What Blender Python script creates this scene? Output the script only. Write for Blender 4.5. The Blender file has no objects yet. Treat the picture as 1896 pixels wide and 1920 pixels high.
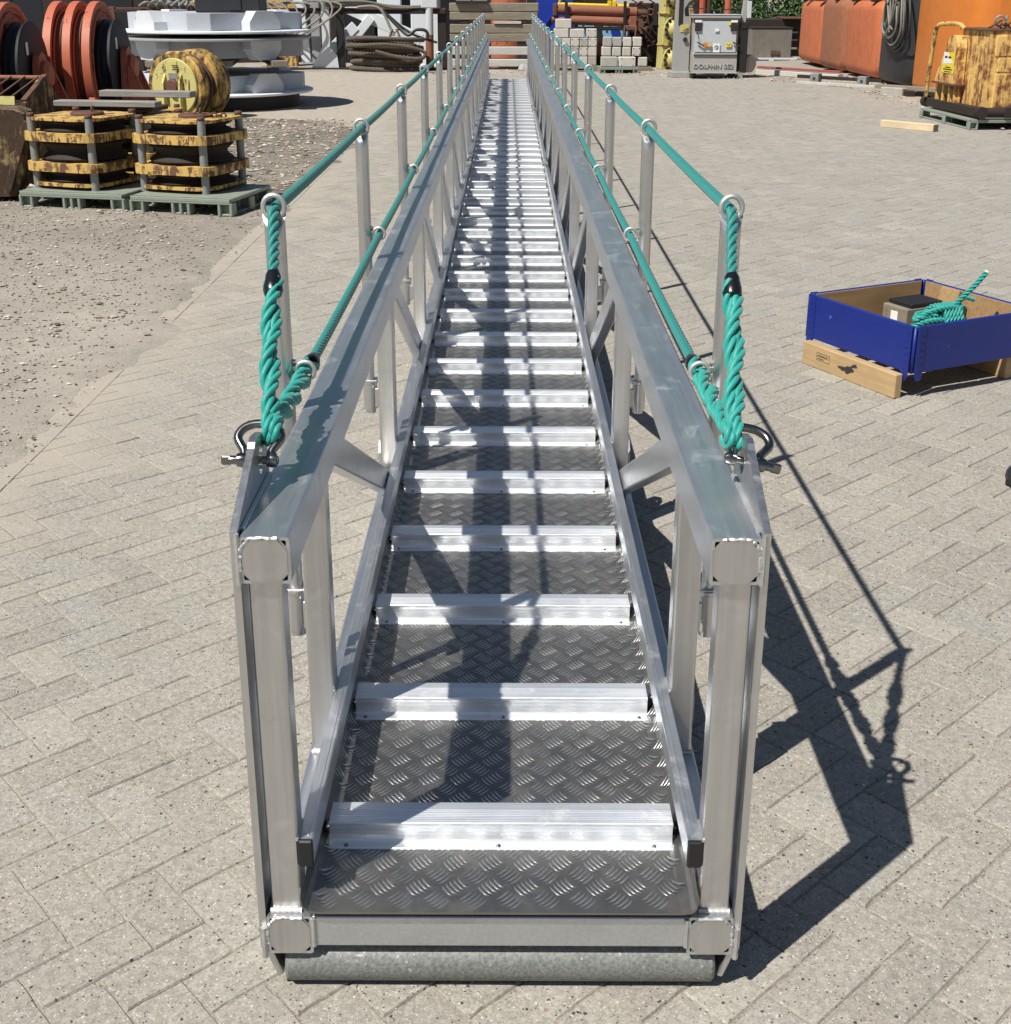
import bpy, bmesh, math, random
import numpy as np
from mathutils import Vector, Matrix
R = random.Random(7)
rad = math.radians
S = bpy.context.scene
COL = S.collection

# ------------------------------------------------------------------ camera, sky, sun, exposure
cam = bpy.data.cameras.new('camera'); camo = bpy.data.objects.new('camera', cam); COL.objects.link(camo)
YAW, PITCH, ROLL = -0.0019, 0.3305, 0.0022
_r0 = Vector((math.cos(YAW), -math.sin(YAW), 0)); _f0 = Vector((math.sin(YAW), math.cos(YAW), 0)); _d = Vector((0, 0, -1))
_fw = _f0*math.cos(PITCH) + _d*math.sin(PITCH); _dn = _d*math.cos(PITCH) - _f0*math.sin(PITCH)
_rt = _r0*math.cos(ROLL) - _dn*math.sin(ROLL); _dn = _r0*math.sin(ROLL) + _dn*math.cos(ROLL)
m = Matrix.Identity(4)
for i in range(3):
    m[i][0] = _rt[i]; m[i][1] = -_dn[i]; m[i][2] = -_fw[i]
m[0][3], m[1][3], m[2][3] = 0.012, -1.9304, 1.8619
camo.matrix_world = m
cam.sensor_fit = 'HORIZONTAL'; cam.sensor_width = 36; cam.lens = 43.95; cam.shift_y = -0.0956
cam.clip_start = 0.05; cam.clip_end = 1000
S.camera = camo

SUN = Vector((-0.498, -0.455, 1.0)).normalized()
w = bpy.data.worlds.new('World'); S.world = w; w.use_nodes = True
nt = w.node_tree; sky = nt.nodes.new('ShaderNodeTexSky'); sky.sky_type = 'NISHITA'; sky.sun_disc = False
sky.sun_elevation = math.asin(SUN.z); sky.sun_rotation = math.atan2(SUN.x, SUN.y)
sky.air_density = 1.0; sky.dust_density = 0.6; sky.ozone_density = 1.2
nt.links.new(sky.outputs[0], nt.nodes['Background'].inputs[0]); nt.nodes['Background'].inputs[1].default_value = 0.05
sl = bpy.data.lights.new('sun', 'SUN'); sl.energy = 5.0; sl.angle = rad(0.53); sl.color = (1.0, 0.95, 0.87)
so = bpy.data.objects.new('sun', sl); COL.objects.link(so); so.rotation_euler = SUN.to_track_quat('Z', 'Y').to_euler(); so.location = (-20, -20, 40)
S.view_settings.view_transform = 'Standard'; S.view_settings.look = 'None'; S.view_settings.exposure = 0.26; S.view_settings.gamma = 1.0

# ------------------------------------------------------------------ mesh helpers
class MB:
    def __init__(s): s.v = []; s.f = []; s.m = []; s.s = []
    def add(s, vs, fs, mi=0, smooth=False):
        o = len(s.v); s.v.extend([tuple(p) for p in vs])
        for f in fs: s.f.append([i+o for i in f]); s.m.append(mi); s.s.append(smooth)
        return s
    def box(s, c, sz, rot=None, b=0.004, mi=0):
        h = [x/2 for x in sz]; b = min(b, min(h)*0.6); V = []; ix = {}
        for sx in (-1, 1):
            for sy in (-1, 1):
                for sz_ in (-1, 1):
                    sg = (sx, sy, sz_)
                    for k in range(3):
                        ix[sg+(k,)] = len(V); V.append(Vector([sg[a]*(h[a] if a == k else h[a]-b) for a in range(3)]))
        F = []
        for k in range(3):
            a, c2 = [(1, 2), (0, 2), (0, 1)][k]
            for sg in (-1, 1):
                q = []
                for p, r in ((-1, -1), (1, -1), (1, 1), (-1, 1)):
                    g = [0, 0, 0]; g[k] = sg; g[a] = p; g[c2] = r; q.append(ix[tuple(g)+(k,)])
                F.append(q)
            for p in (-1, 1):
                for r in (-1, 1):
                    g0 = [0, 0, 0]; g1 = [0, 0, 0]; g0[a] = g1[a] = p; g0[c2] = g1[c2] = r; g0[k] = -1; g1[k] = 1
                    F.append([ix[tuple(g0)+(a,)], ix[tuple(g1)+(a,)], ix[tuple(g1)+(c2,)], ix[tuple(g0)+(c2,)]])
        for sx in (-1, 1):
            for sy in (-1, 1):
                for sz_ in (-1, 1): F.append([ix[(sx, sy, sz_, k)] for k in range(3)])
        c = Vector(c)
        s.add([(rot @ p if rot else p) + c for p in V], F, mi); return s
    def bar(s, p0, p1, wd, ht, b=0.003, mi=0, up=(0, 0, 1)):
        p0, p1 = Vector(p0), Vector(p1); d = p1-p0; L = d.length; y = d/L; up = Vector(up)
        x = y.cross(up)
        if x.length < 1e-5: x = y.cross(Vector((1, 0, 0)))
        x.normalize(); z = x.cross(y)
        return s.box((p0+p1)/2, (wd, L, ht), Matrix((x, y, z)).transposed(), b, mi)
    def loops(s, L, closed=False, caps=True, mi=0, smooth=True):
        n = len(L[0]); V = [p for l in L for p in l]; F = []; N = len(L)
        for i in range(N if closed else N-1):
            j = (i+1) % N
            for k in range(n): F.append([i*n+k, i*n+(k+1) % n, j*n+(k+1) % n, j*n+k])
        s.add(V, F, mi, smooth)
        if caps and not closed: s.add(L[0], [list(range(n))], mi); s.add(L[-1], [list(range(n))], mi)
        return s
    def tube(s, path, r, n=8, closed=False, caps=True, mi=0):
        P = [Vector(p) for p in path]; N = len(P); L = []; nx = None
        for i in range(N):
            if closed: t = P[(i+1) % N]-P[i-1]
            else: t = P[min(i+1, N-1)]-P[max(i-1, 0)]
            t.normalize()
            if nx is None: nx = t.orthogonal().normalized()
            nx = (nx - t*nx.dot(t)).normalized(); ny = t.cross(nx)
            rr = r[i] if isinstance(r, (list, tuple)) else r
            L.append([P[i]+(nx*math.cos(2*math.pi*k/n)+ny*math.sin(2*math.pi*k/n))*rr for k in range(n)])
        return s.loops(L, closed, caps, mi)
    def cyl(s, p0, p1, r0, r1=None, n=16, mi=0): return s.tube([p0, p1], [r0, r0 if r1 is None else r1], n, mi=mi)
    def lathe(s, prof, o, ax, n=32, mi=0, closed=True):
        ax = Vector(ax).normalized(); x = ax.orthogonal().normalized(); y = ax.cross(x); o = Vector(o)
        L = [[o+ax*h+(x*math.cos(2*math.pi*k/n)+y*math.sin(2*math.pi*k/n))*max(r, 1e-4) for k in range(n)] for r, h in prof]
        for i in range(len(L)-1): s.add(L[i]+L[i+1], [[k, (k+1) % n, n+(k+1) % n, n+k] for k in range(n)], mi, True)
        if closed: s.add(L[0], [list(range(n))], mi); s.add(L[-1], [list(range(n))], mi)
        return s
    def torus(s, c, ax, Rr, r, n=24, k=8, mi=0):
        ax = Vector(ax).normalized(); x = ax.orthogonal().normalized(); y = ax.cross(x); c = Vector(c)
        return s.tube([c+(x*math.cos(2*math.pi*i/n)+y*math.sin(2*math.pi*i/n))*Rr for i in range(n)], r, k, closed=True, mi=mi)
    def prism(s, poly, f, d, mi=0, smooth=False):      # poly 2D, f maps (a,b)->3D, d extrusion vector
        d = Vector(d); A = [Vector(f(*p)) for p in poly]; B = [p+d for p in A]; n = len(A)
        s.add(A+B, [list(range(n)), list(range(2*n-1, n-1, -1))], mi)
        s.add(A+B, [[i, (i+1) % n, n+(i+1) % n, n+i] for i in range(n)], mi, smooth); return s
    def sqtube(s, p0, p1, wd, ht, t=0.005, rc=0.008, mi=0, up=(0, 0, 1)):   # hollow rounded rectangular tube
        p0, p1 = Vector(p0), Vector(p1); y = (p1-p0).normalized(); x = y.cross(Vector(up)).normalized(); z = x.cross(y)
        def lp(o, a, b, rc):
            out = []
            for sx, sz, a0 in ((1, 1, 0), (-1, 1, 90), (-1, -1, 180), (1, -1, 270)):
                for k in range(4):
                    an = rad(a0+30*k); out.append(o + x*(sx*(a-rc)+rc*math.cos(an)) + z*(sz*(b-rc)+rc*math.sin(an)))
            return out
        s.loops([lp(p0, wd/2-t, ht/2-t, rc*0.5), lp(p0, wd/2, ht/2, rc), lp(p1, wd/2, ht/2, rc), lp(p1, wd/2-t, ht/2-t, rc*0.5)], closed=True, mi=mi, smooth=False)
        return s
    def mesh(s, name, mats, recalc=True, auto=35):
        me = bpy.data.meshes.new(name); me.from_pydata(s.v, [], s.f)
        for mt in mats: me.materials.append(mt)
        me.polygons.foreach_set('material_index', s.m); me.polygons.foreach_set('use_smooth', s.s)
        if recalc:
            b = bmesh.new(); b.from_mesh(me); bmesh.ops.remove_doubles(b, verts=b.verts, dist=1e-5)
            bmesh.ops.recalc_face_normals(b, faces=b.faces)
            for e in b.edges:
                if len(e.link_faces) == 2 and e.calc_face_angle(0) > rad(auto): e.smooth = False
            b.to_mesh(me); b.free()
        me.update(); return me
    def build(s, name, mats, parent=None, recalc=True):
        if not isinstance(mats, (list, tuple)): mats = [mats]
        return link(name, s.mesh(name, mats, recalc), parent)
def link(name, me, parent=None, loc=None):
    o = bpy.data.objects.new(name, me); COL.objects.link(o)
    if parent: o.parent = parent
    if loc: o.location = loc
    return o
def tag(o, label=None, cat=None, group=None, kind=None):
    for k, v in (('label', label), ('category', cat), ('group', group), ('kind', kind)):
        if v: o[k] = v
    return o
def thing(name, label, cat, loc=(0, 0, 0), rz=0, group=None):
    o = bpy.data.objects.new(name, None); COL.objects.link(o); o.location = loc; o.rotation_euler = (0, 0, rz); o.empty_display_size = 0.1
    return tag(o, label, cat, group)
def kids(o): return [c for c in bpy.data.objects if c.parent == o]
def copy_tree(o, parent=None):
    c = o.copy(); COL.objects.link(c); c.parent = parent
    for ch in kids(o): copy_tree(ch, c)
    return c
def rz_m(a): return Matrix.Rotation(a, 3, 'Z')
ORD = 'first second third fourth fifth sixth seventh eighth ninth tenth eleventh twelfth thirteenth fourteenth fifteenth sixteenth'.split()
def spline(pts, n=8):
    P = [Vector(p) for p in pts]; out = []
    for i in range(len(P)-1):
        a, b, c, d = P[max(i-1, 0)], P[i], P[i+1], P[min(i+2, len(P)-1)]
        for k in range(n):
            t = k/n; out.append(0.5*((2*b)+(c-a)*t+(2*a-5*b+4*c-d)*t*t+(3*b-a-3*c+d)*t**3))
    return out+[P[-1]]

# ------------------------------------------------------------------ materials
def newmat(name):
    mt = bpy.data.materials.new(name); mt.use_nodes = True; t = mt.node_tree
    return mt, t, t.nodes['Principled BSDF']
def N(t, kind, **kw):
    n = t.nodes.new('ShaderNode'+kind)
    for k, v in kw.items():
        if k.startswith('i_'): n.inputs[k[2:].replace('_', ' ')].default_value = v
        else: setattr(n, k, v)
    return n
def coords(t, scale=(1, 1, 1), kind='Object'):
    c = N(t, 'TexCoord'); mp = N(t, 'Mapping'); t.links.new(c.outputs[kind], mp.inputs[0]); mp.inputs['Scale'].default_value = scale
    return mp.outputs[0]
def noise(t, co, sc, det=4, rough=0.6, dist=0.0):
    n = N(t, 'TexNoise'); t.links.new(co, n.inputs['Vector']); n.inputs['Scale'].default_value = sc; n.inputs['Detail'].default_value = det
    n.inputs['Roughness'].default_value = rough; n.inputs['Distortion'].default_value = dist; return n.outputs['Fac']
def ramp(t, fac, stops):
    r = N(t, 'ValToRGB'); t.links.new(fac, r.inputs[0]); e = r.color_ramp.elements
    while len(e) < len(stops): e.new(0.5)
    for el, (p, c) in zip(e, stops):
        el.position = p; el.color = (c if isinstance(c, tuple) else (c, c, c))[:3]+(1,)
    return r.outputs[0]
def mix(t, fac, a, b, mode='MIX'):
    mx = N(t, 'MixRGB', blend_type=mode)
    for k, v in ((0, fac), (1, a), (2, b)):
        if hasattr(v, 'node'): t.links.new(v, mx.inputs[k])
        else: mx.inputs[k].default_value = v if k == 0 else tuple(v)[:3]+(1,)
    return mx.outputs[0]
def bump(t, b, h, strength=0.3, dist=0.002):
    n = N(t, 'Bump'); n.inputs['Strength'].default_value = strength; n.inputs['Distance'].default_value = dist
    t.links.new(h, n.inputs['Height']); t.links.new(n.outputs[0], b.inputs['Normal'])

def alu(name, col=(.74, .74, .75), r0=.26, r1=.48, streak=(40, 1.2, 40), metal=1.0, kind='Object', dark=0.72):
    mt, t, b = newmat(name); co = coords(t, (1, 1, 1), kind); cs = coords(t, streak, kind)
    n1 = noise(t, co, 7, 5, .65, .6); n2 = noise(t, cs, 3, 3, .6)
    n3 = noise(t, co, 45, 3, .6)
    b.inputs['Metallic'].default_value = metal
    c = mix(t, n1, tuple(x*dark for x in col), col); c = mix(t, .35, c, ramp(t, n2, [(.3, tuple(x*.7 for x in col)), (.7, tuple(min(1, x*1.12) for x in col))]))
    sp = ramp(t, n3, [(.66, 0.0), (.74, 1.0)]); c = mix(t, mix(t, .25, (0, 0, 0), sp), c, tuple(x*.55 for x in col))
    t.links.new(c, b.inputs['Base Color'])
    rr = ramp(t, mix(t, .5, n1, n2), [(.25, r0), (.75, r1)]); t.links.new(rr, b.inputs['Roughness'])
    bump(t, b, n2, .06, .0004); return mt
def plain(name, col, rough=.6, metal=0.0, var=.25, sc=12, bs=.2):
    mt, t, b = newmat(name); co = coords(t); n = noise(t, co, sc, 5, .65)
    t.links.new(mix(t, n, tuple(x*(1-var) for x in col), tuple(min(1, x*(1+var)) for x in col)), b.inputs['Base Color'])
    b.inputs['Roughness'].default_value = rough; b.inputs['Metallic'].default_value = metal
    bump(t, b, noise(t, co, sc*6, 3), bs, .002); return mt
def rusty(name, col, amount=.5, rust=(.10, .042, .018), rough=.55, sc=6, streak=True, chip=.04):
    mt, t, b = newmat(name); co = coords(t); n1 = noise(t, co, sc, 8, .7, .4)
    cs = coords(t, (14, 14, 1.6)); n2 = noise(t, cs, 1.2, 6, .65, .3)
    k = mix(t, .45 if streak else 0., n1, n2)
    th = 1-amount; mask = ramp(t, k, [(max(0, th*.62+.12), 0.0), (min(1, th*.62+.12+chip), 1.0)])
    n3 = noise(t, co, sc*5, 4); fade = mix(t, n3, tuple(x*.78 for x in col), tuple(min(1, x*1.1) for x in col))
    rc = mix(t, n3, tuple(x*.45 for x in rust), tuple(min(1, x*1.9) for x in rust))
    t.links.new(mix(t, mask, fade, rc), b.inputs['Base Color'])
    t.links.new(mix(t, mask, (rough,)*3, (.9,)*3), b.inputs['Roughness'])
    bump(t, b, mix(t, .6, mask, n3), .25, .004); return mt
def wood(name, col, axis=1, rough=.75, var=.4, fine=1.0):
    mt, t, b = newmat(name); sc = [30*fine]*3; sc[axis] = 1.6
    cs = coords(t, tuple(sc)); n1 = noise(t, cs, 1.3, 6, .6, .8); n2 = noise(t, coords(t), 5, 4)
    c = ramp(t, n1, [(.25, tuple(x*(1-var) for x in col)), (.6, col), (.85, tuple(min(1, x*1.15) for x in col))])
    t.links.new(mix(t, ramp(t, n2, [(.35, .35), (.65, 0.)]), c, tuple(x*.6 for x in col)), b.inputs['Base Color'])
    b.inputs['Roughness'].default_value = rough; bump(t, b, n1, .3, .002); return mt

M = {}
M['alu'] = alu('brushed_aluminium', (.66, .69, .73), .26, .44, metal=.86)
M['alu_post'] = alu('brushed_aluminium_post', (.68, .68, .68), .25, .40, streak=(26, 26, .8), metal=.94)
M['alu_tread'] = alu('bright_aluminium', (.84, .87, .92), .28, .46, (1.2, 40, 40), dark=.82, metal=.66)
M['alu_plate'] = alu('tread_plate_aluminium', (.30, .294, .280), .30, .5, (4, 4, 4), dark=.6, metal=.88)
M['alu_bar'] = alu('polished_tread_bars', (.62, .62, .61), .24, .42, (6, 6, 6), dark=.75, metal=.9)
def grime(mt, col, sc, lo, hi, k):
    t = mt.node_tree; b = t.nodes['Principled BSDF']; src = b.inputs['Base Color'].links[0].from_socket; P = N(t, 'NewGeometry').outputs['Position']
    n = noise(t, P, sc, 7, .72, .6); f = ramp(t, n, [(lo, 0.), (hi, k)]); t.links.new(mix(t, f, src, col), b.inputs['Base Color'])
    r = b.inputs['Roughness'].links[0].from_socket; t.links.new(mix(t, f, r, (.85, .85, .85)), b.inputs['Roughness']); mm = N(t, 'Math', operation='MULTIPLY_ADD'); t.links.new(f, mm.inputs[0]); mm.inputs[1].default_value = -.7; mm.inputs[2].default_value = b.inputs['Metallic'].default_value
    t.links.new(mm.outputs[0], b.inputs['Metallic'])
grime(M['alu_plate'], (.14, .125, .10), 9, .50, .72, .28); grime(M['alu_tread'], (.40, .37, .33), 11, .56, .74, .45); grime(M['alu'], (.42, .43, .44), 9, .55, .72, .35); grime(M['alu_post'], (.40, .40, .39), 9, .56, .72, .35)
M['stainless'] = alu('stainless_steel', (.27, .265, .26), .16, .3, (10, 10, 10))
M['weld'] = alu('weld_aluminium', (.62, .62, .61), .48, .65, (10, 10, 10), metal=.8)
M['galv'] = alu('galvanised_steel', (.30, .31, .30), .5, .72, (9, 9, 9), metal=.35)
def spangle():
    mt, t, b = newmat('galvanised_roller'); co = coords(t); v = N(t, 'TexVoronoi'); t.links.new(co, v.inputs['Vector']); v.inputs['Scale'].default_value = 95
    n1 = noise(t, co, 9, 5, .7); n2 = noise(t, co, 130, 3, .7); n3 = noise(t, co, 70, 2)
    c = mix(t, n1, (.13, .14, .13), (.24, .25, .235)); c = mix(t, .35, c, ramp(t, n2, [(.35, (.06, .065, .06)), (.65, (.42, .43, .41))])); c = mix(t, ramp(t, n3, [(.66, 0.), (.72, .6)]), c, (.55, .56, .54))
    t.links.new(c, b.inputs['Base Color']); b.inputs['Metallic'].default_value = .3; b.inputs['Roughness'].default_value = .6; bump(t, b, n2, .25, .001); return mt
M['roller'] = spangle()
M['rubber'] = plain('black_plastic', (.012, .012, .013), .42, sc=30)
M['tape'] = plain('black_tape', (.008, .008, .010), .25, sc=60)
def ropemat(name, col, st=(1, 1, 1)):
    mt, t, b = newmat(name); co = coords(t, st); n = noise(t, co, 160, 3); n2 = noise(t, co, 9, 3)
    c = mix(t, n, tuple(x*.55 for x in col), tuple(min(1, x*1.45) for x in col))
    t.links.new(mix(t, mix(t, .4, (0, 0, 0), n2), c, tuple(x*.8+.02 for x in col)), b.inputs['Base Color'])
    b.inputs['Roughness'].default_value = .5; b.inputs['Sheen Weight'].default_value = .25
    bump(t, b, mix(t, .5, n, noise(t, co, 420, 2)), .8, .0009); return mt
M['rope'] = ropemat('teal_rope', (.008, .310, .265), (2.2, 2.2, .5))
M['rope_taut'] = ropemat('teal_rope_taut', (.008, .215, .195), (2, .5, 2))
M['yellow_rust'] = rusty('worn_yellow_paint', (.62, .41, .12), .39, (.12, .06, .03), .55, 9)
M['yellow_bad'] = rusty('rusted_yellow_paint', (.78, .50, .16), .455, (.17, .058, .020), .6, 5.5, True, .10)
M['yellow_grime'] = rusty('grimy_yellow_paint', (.62, .38, .09), .52, (.045, .030, .018), .5, 5, True, .14)
M['yellow_dark'] = rusty('dark_rusted_yellow', (.56, .44, .20), .60, (.055, .032, .020), .7, 4.5, True, .12)
M['yellow_pale'] = rusty('pale_yellow_paint', (.56, .50, .18), .30)
M['yellow_pipe'] = plain('bright_yellow_paint', (.80, .58, .02), .4)
M['orange_rust'] = rusty('worn_orange_paint', (.50, .135, .070), .28, (.10, .03, .018))
M['orange_tank'] = rusty('weathered_orange_paint', (.54, .155, .060), .45, (.20, .075, .042), .6, 3.2, True, .32)
M['orange_bright'] = rusty('bright_orange_paint', (.66, .20, .030), .33, (.40, .13, .035), .5, 1.2, True, .5)
M['rust'] = plain('rusted_steel', (.115, .055, .035), .85, 0, .5, 9, .5)
M['rust_red'] = plain('red_brown_rust', (.25, .095, .055), .8, 0, .35, 8, .4)
M['rust_dark'] = plain('dark_rusted_steel', (.030, .021, .017), .75, .2, .5, 10, .4)
M['navy'] = plain('dark_navy_paint', (.004, .0055, .010), .6)
M['black'] = plain('black_steel', (.012, .012, .013), .55)
M['white'] = rusty('white_paint', (.62, .64, .67), .20, (.22, .15, .10))
M['white_clean'] = plain('clean_white_paint', (.72, .77, .79), .5, 0, .08)
M['pedestal'] = rusty('white_paint_with_shade', (.46, .49, .54), .20, (.20, .15, .11))  # white bodies, painted greyer so that shade is carried in the colour
M['greyblue'] = rusty('pale_grey_paint', (.34, .35, .37), .26, (.12, .10, .08))
M['grey'] = rusty('grey_machine_paint', (.36, .355, .34), .24, (.20, .17, .13), .5, 4, True, .3)
M['grey_stained'] = rusty('stained_grey_paint', (.20, .185, .155), .5, (.085, .065, .045), .7, 4, True, .4)
M['grey_light'] = rusty('pale_machine_lid', (.50, .54, .57), .22, (.36, .36, .34), .4, 4, True, .3)
M['orange_brown'] = rusty('brown_streaked_orange', (.40, .145, .065), .62, (.13, .065, .04), .7, 5, True, .35)
M['red_faded'] = plain('faded_red_paint', (.26, .07, .06), .7, 0, .4)
M['grey_tank'] = plain('dark_grey_tank_paint', (.021, .023, .027), .55, 0, .45, 2)
M['pallet_green'] = plain('grey_green_plastic', (.245, .285, .235), .5, 0, .2)
M['concrete'] = plain('pale_concrete', (.50, .48, .43), .9, 0, .22, 9, .5)
M['concrete_d'] = plain('grey_concrete', (.36, .345, .31), .9, 0, .25, 9, .5)
M['blue'] = plain('blue_paint', (.012, .040, .34), .38, 0, .15)
M['blue_collar'] = rusty('blue_collar_paint', (.009, .025, .215), .15, (.10, .13, .30), .45, 7, False, .05)
M['blue_light'] = plain('light_blue_paint', (.22, .44, .68), .45)
M['wood_new'] = wood('fresh_pine', (.50, .345, .18), 1, .7, .28)
M['wood_newx'] = wood('fresh_pine_cross', (.70, .56, .36), 0, .7, .22)
M['wood_pallet'] = wood('pallet_wood', (.47, .335, .19), 0, .75, .3)
M['wood_in'] = wood('plywood', (.42, .27, .13), 0, .7, .35)
M['wood_old'] = wood('weathered_timber', (.27, .235, .18), 0, .85, .45)
M['wood_oldp'] = wood('weathered_plank', (.33, .31, .28), 0, .85, .5)
M['wood_pale'] = wood('pale_timber', (.52, .51, .47), 0, .8, .2)
M['wire'] = plain('rusty_wire_rope', (.105, .082, .062), .75, .1, .5, 14, .5)
M['hose'] = plain('grey_hose', (.20, .19, .165), .6, 0, .35, 20)
M['hose_dark'] = plain('black_hose', (.022, .022, .022), .5)
M['brown_hub'] = plain('brown_hub_rust', (.12, .05, .035), .7)
M['stickery'] = plain('yellow_sticker', (.75, .60, .03), .4, 0, .08)
M['stickerw'] = plain('white_sticker', (.80, .80, .78), .4, 0, .05)
M['ink'] = plain('dark_ink', (.03, .03, .035), .6, 0, .2)
M['leather'] = plain('black_leather', (.022, .022, .024), .38, 0, .4, 25, .4)
M['cloth'] = plain('dark_workwear', (.018, .024, .045), .9)
M['skin'] = plain('skin', (.55, .33, .24), .5, 0, .1)
M['hair'] = plain('brown_hair', (.05, .03, .02), .6)

def paver_mat():
    mt, t, b = newmat('concrete_paver'); co = coords(t, (1, 1, 1), 'Generated')
    g = N(t, 'NewGeometry'); P = g.outputs['Position']
    at = N(t, 'Attribute', attribute_name='tone').outputs['Fac']
    base = ramp(t, at, [(0, (.238, .226, .196)), (.3, (.300, .281, .243)), (.5, (.276, .274, .248)), (.75, (.312, .298, .258)), (1, (.372, .354, .308))])
    n1 = noise(t, P, 7, 5, .65, .3); base = mix(t, ramp(t, n1, [(.3, .22), (.7, 0.)]), base, (.20, .18, .15))
    n0 = noise(t, P, .9, 4, .6); base = mix(t, ramp(t, n0, [(.4, 0.), (.75, .22)]), base, (.47, .43, .36))
    n2 = noise(t, P, 190, 3, .7); base = mix(t, .22, base, ramp(t, n2, [(.35, (.09, .08, .07)), (.65, (.68, .65, .59))]))
    def specks(scale, thr, col, fac):
        nonlocal base
        v = N(t, 'TexVoronoi'); t.links.new(P, v.inputs['Vector']); v.inputs['Scale'].default_value = scale
        d = ramp(t, v.outputs['Distance'], [(.20, 1.), (.27, 0.)])
        wn = N(t, 'TexWhiteNoise'); t.links.new(v.outputs['Position'], wn.inputs['Vector'])
        k = ramp(t, wn.outputs['Value'], [(thr, 0.), (thr+.01, fac)])
        base = mix(t, mix(t, 1., d, k, 'MULTIPLY'), base, col); return d
    n5 = noise(t, P, 55, 3, .75, .5); base = mix(t, .30, base, ramp(t, n5, [(.38, (.15, .135, .115)), (.52, (.32, .30, .26)), (.66, (.52, .49, .44))]))
    specks(105, .74, (.05, .043, .038), .9); specks(60, .90, (.035, .03, .028), .9); specks(120, .72, (.60, .57, .52), .75); specks(150, .66, (.52, .49, .44), .7); specks(170, .72, (.10, .085, .075), .75); specks(85, .955, (.66, .63, .57), .7); specks(48, .965, (.22, .13, .09), .6)
    sp_ = N(t, 'SeparateXYZ'); t.links.new(P, sp_.inputs[0])
    mr = N(t, 'MapRange'); t.links.new(sp_.outputs['X'], mr.inputs[0]); mr.inputs[1].default_value = -.75; mr.inputs[2].default_value = -2.2
    n6 = noise(t, P, 2.2, 6, .7, .6); ad = N(t, 'Math', operation='MULTIPLY_ADD'); t.links.new(n6, ad.inputs[0]); ad.inputs[1].default_value = 1.5; ad.inputs[2].default_value = -.95
    a2 = N(t, 'Math', operation='ADD'); t.links.new(ad.outputs[0], a2.inputs[0]); t.links.new(mr.outputs[0], a2.inputs[1])
    base = mix(t, ramp(t, a2.outputs[0], [(.30, 0.), (.75, .85)]), base, mix(t, n2, (.27, .235, .19), (.50, .455, .39)))
    t.links.new(base, b.inputs['Base Color']); b.inputs['Roughness'].default_value = .92
    b.inputs['Specular IOR Level'].default_value = .25
    bump(t, b, mix(t, .5, n2, noise(t, P, 60, 4)), .5, .002); return mt
M['paver'] = paver_mat()
def sand_mat(name, c0, c1, c2, sc):
    mt, t, b = newmat(name); P = N(t, 'NewGeometry').outputs['Position']
    n0 = noise(t, P, .7, 5, .6, .4); n1 = noise(t, P, sc, 6, .7); n2 = noise(t, P, 150, 3, .7)
    c = mix(t, ramp(t, n0, [(.35, 0.), (.65, 1.)]), c0, c1); c = mix(t, ramp(t, n1, [(.45, 0.), (.75, .7)]), c, c2)
    c = mix(t, .35, c, ramp(t, n2, [(.3, (.07, .06, .05)), (.7, (.72, .67, .58))]))
    t.links.new(c, b.inputs['Base Color']); b.inputs['Roughness'].default_value = .95
    bump(t, b, mix(t, .5, n1, n2), .6, .008); return mt
M['joint'] = sand_mat('joint_sand', (.135, .118, .095), (.27, .245, .205), (.46, .43, .37), 16)
M['gravel'] = sand_mat('gravel_dirt', (.20, .178, .148), (.345, .315, .272), (.125, .108, .09), 5)
def mud(mt):
    t = mt.node_tree; b = t.nodes['Principled BSDF']; src = b.inputs['Base Color'].links[0].from_socket; P = N(t, 'NewGeometry').outputs['Position']
    sp_ = N(t, 'SeparateXYZ'); t.links.new(P, sp_.inputs[0]); mr = N(t, 'MapRange'); t.links.new(sp_.outputs['Y'], mr.inputs[0]); mr.inputs[1].default_value = 6.5; mr.inputs[2].default_value = 10.5
    n = noise(t, P, .8, 6, .7, .8); n2 = noise(t, P, 6, 5, .7); a = N(t, 'Math', operation='MULTIPLY'); t.links.new(mr.outputs[0], a.inputs[0]); t.links.new(ramp(t, n, [(.30, .25), (.6, 1.)]), a.inputs[1])
    m2 = N(t, 'Math', operation='MULTIPLY'); t.links.new(a.outputs[0], m2.inputs[0]); t.links.new(ramp(t, n2, [(.3, .35), (.6, .85)]), m2.inputs[1])
    t.links.new(mix(t, m2.outputs[0], src, (.085, .068, .052)), b.inputs['Base Color'])
M['gravel_mud'] = sand_mat('gravel_dirt_dark', (.20, .178, .148), (.345, .315, .272), (.125, .108, .09), 5); mud(M['gravel_mud'])
def stone_mat():
    mt, t, b = newmat('gravel_stone'); at = N(t, 'Attribute', attribute_name='tone').outputs['Fac']
    t.links.new(ramp(t, at, [(0, (.08, .066, .052)), (.3, (.25, .205, .155)), (.7, (.42, .37, .30)), (1, (.62, .58, .51))]), b.inputs['Base Color'])
    b.inputs['Roughness'].default_value = .9; return mt
M['stone'] = stone_mat()
def leaf_mat():
    mt, t, b = newmat('leaf'); at = N(t, 'Attribute', attribute_name='tone').outputs['Fac']
    t.links.new(ramp(t, at, [(0, (.018, .042, .012)), (.6, (.045, .095, .022)), (1, (.10, .17, .04))]), b.inputs['Base Color'])
    b.inputs['Roughness'].default_value = .5; return mt
M['leaf'] = leaf_mat()

def tone_attr(me, vals):
    a = me.attributes.new('tone', 'FLOAT', 'FACE'); a.data.foreach_set('value', np.asarray(vals, dtype=np.float32))

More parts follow.
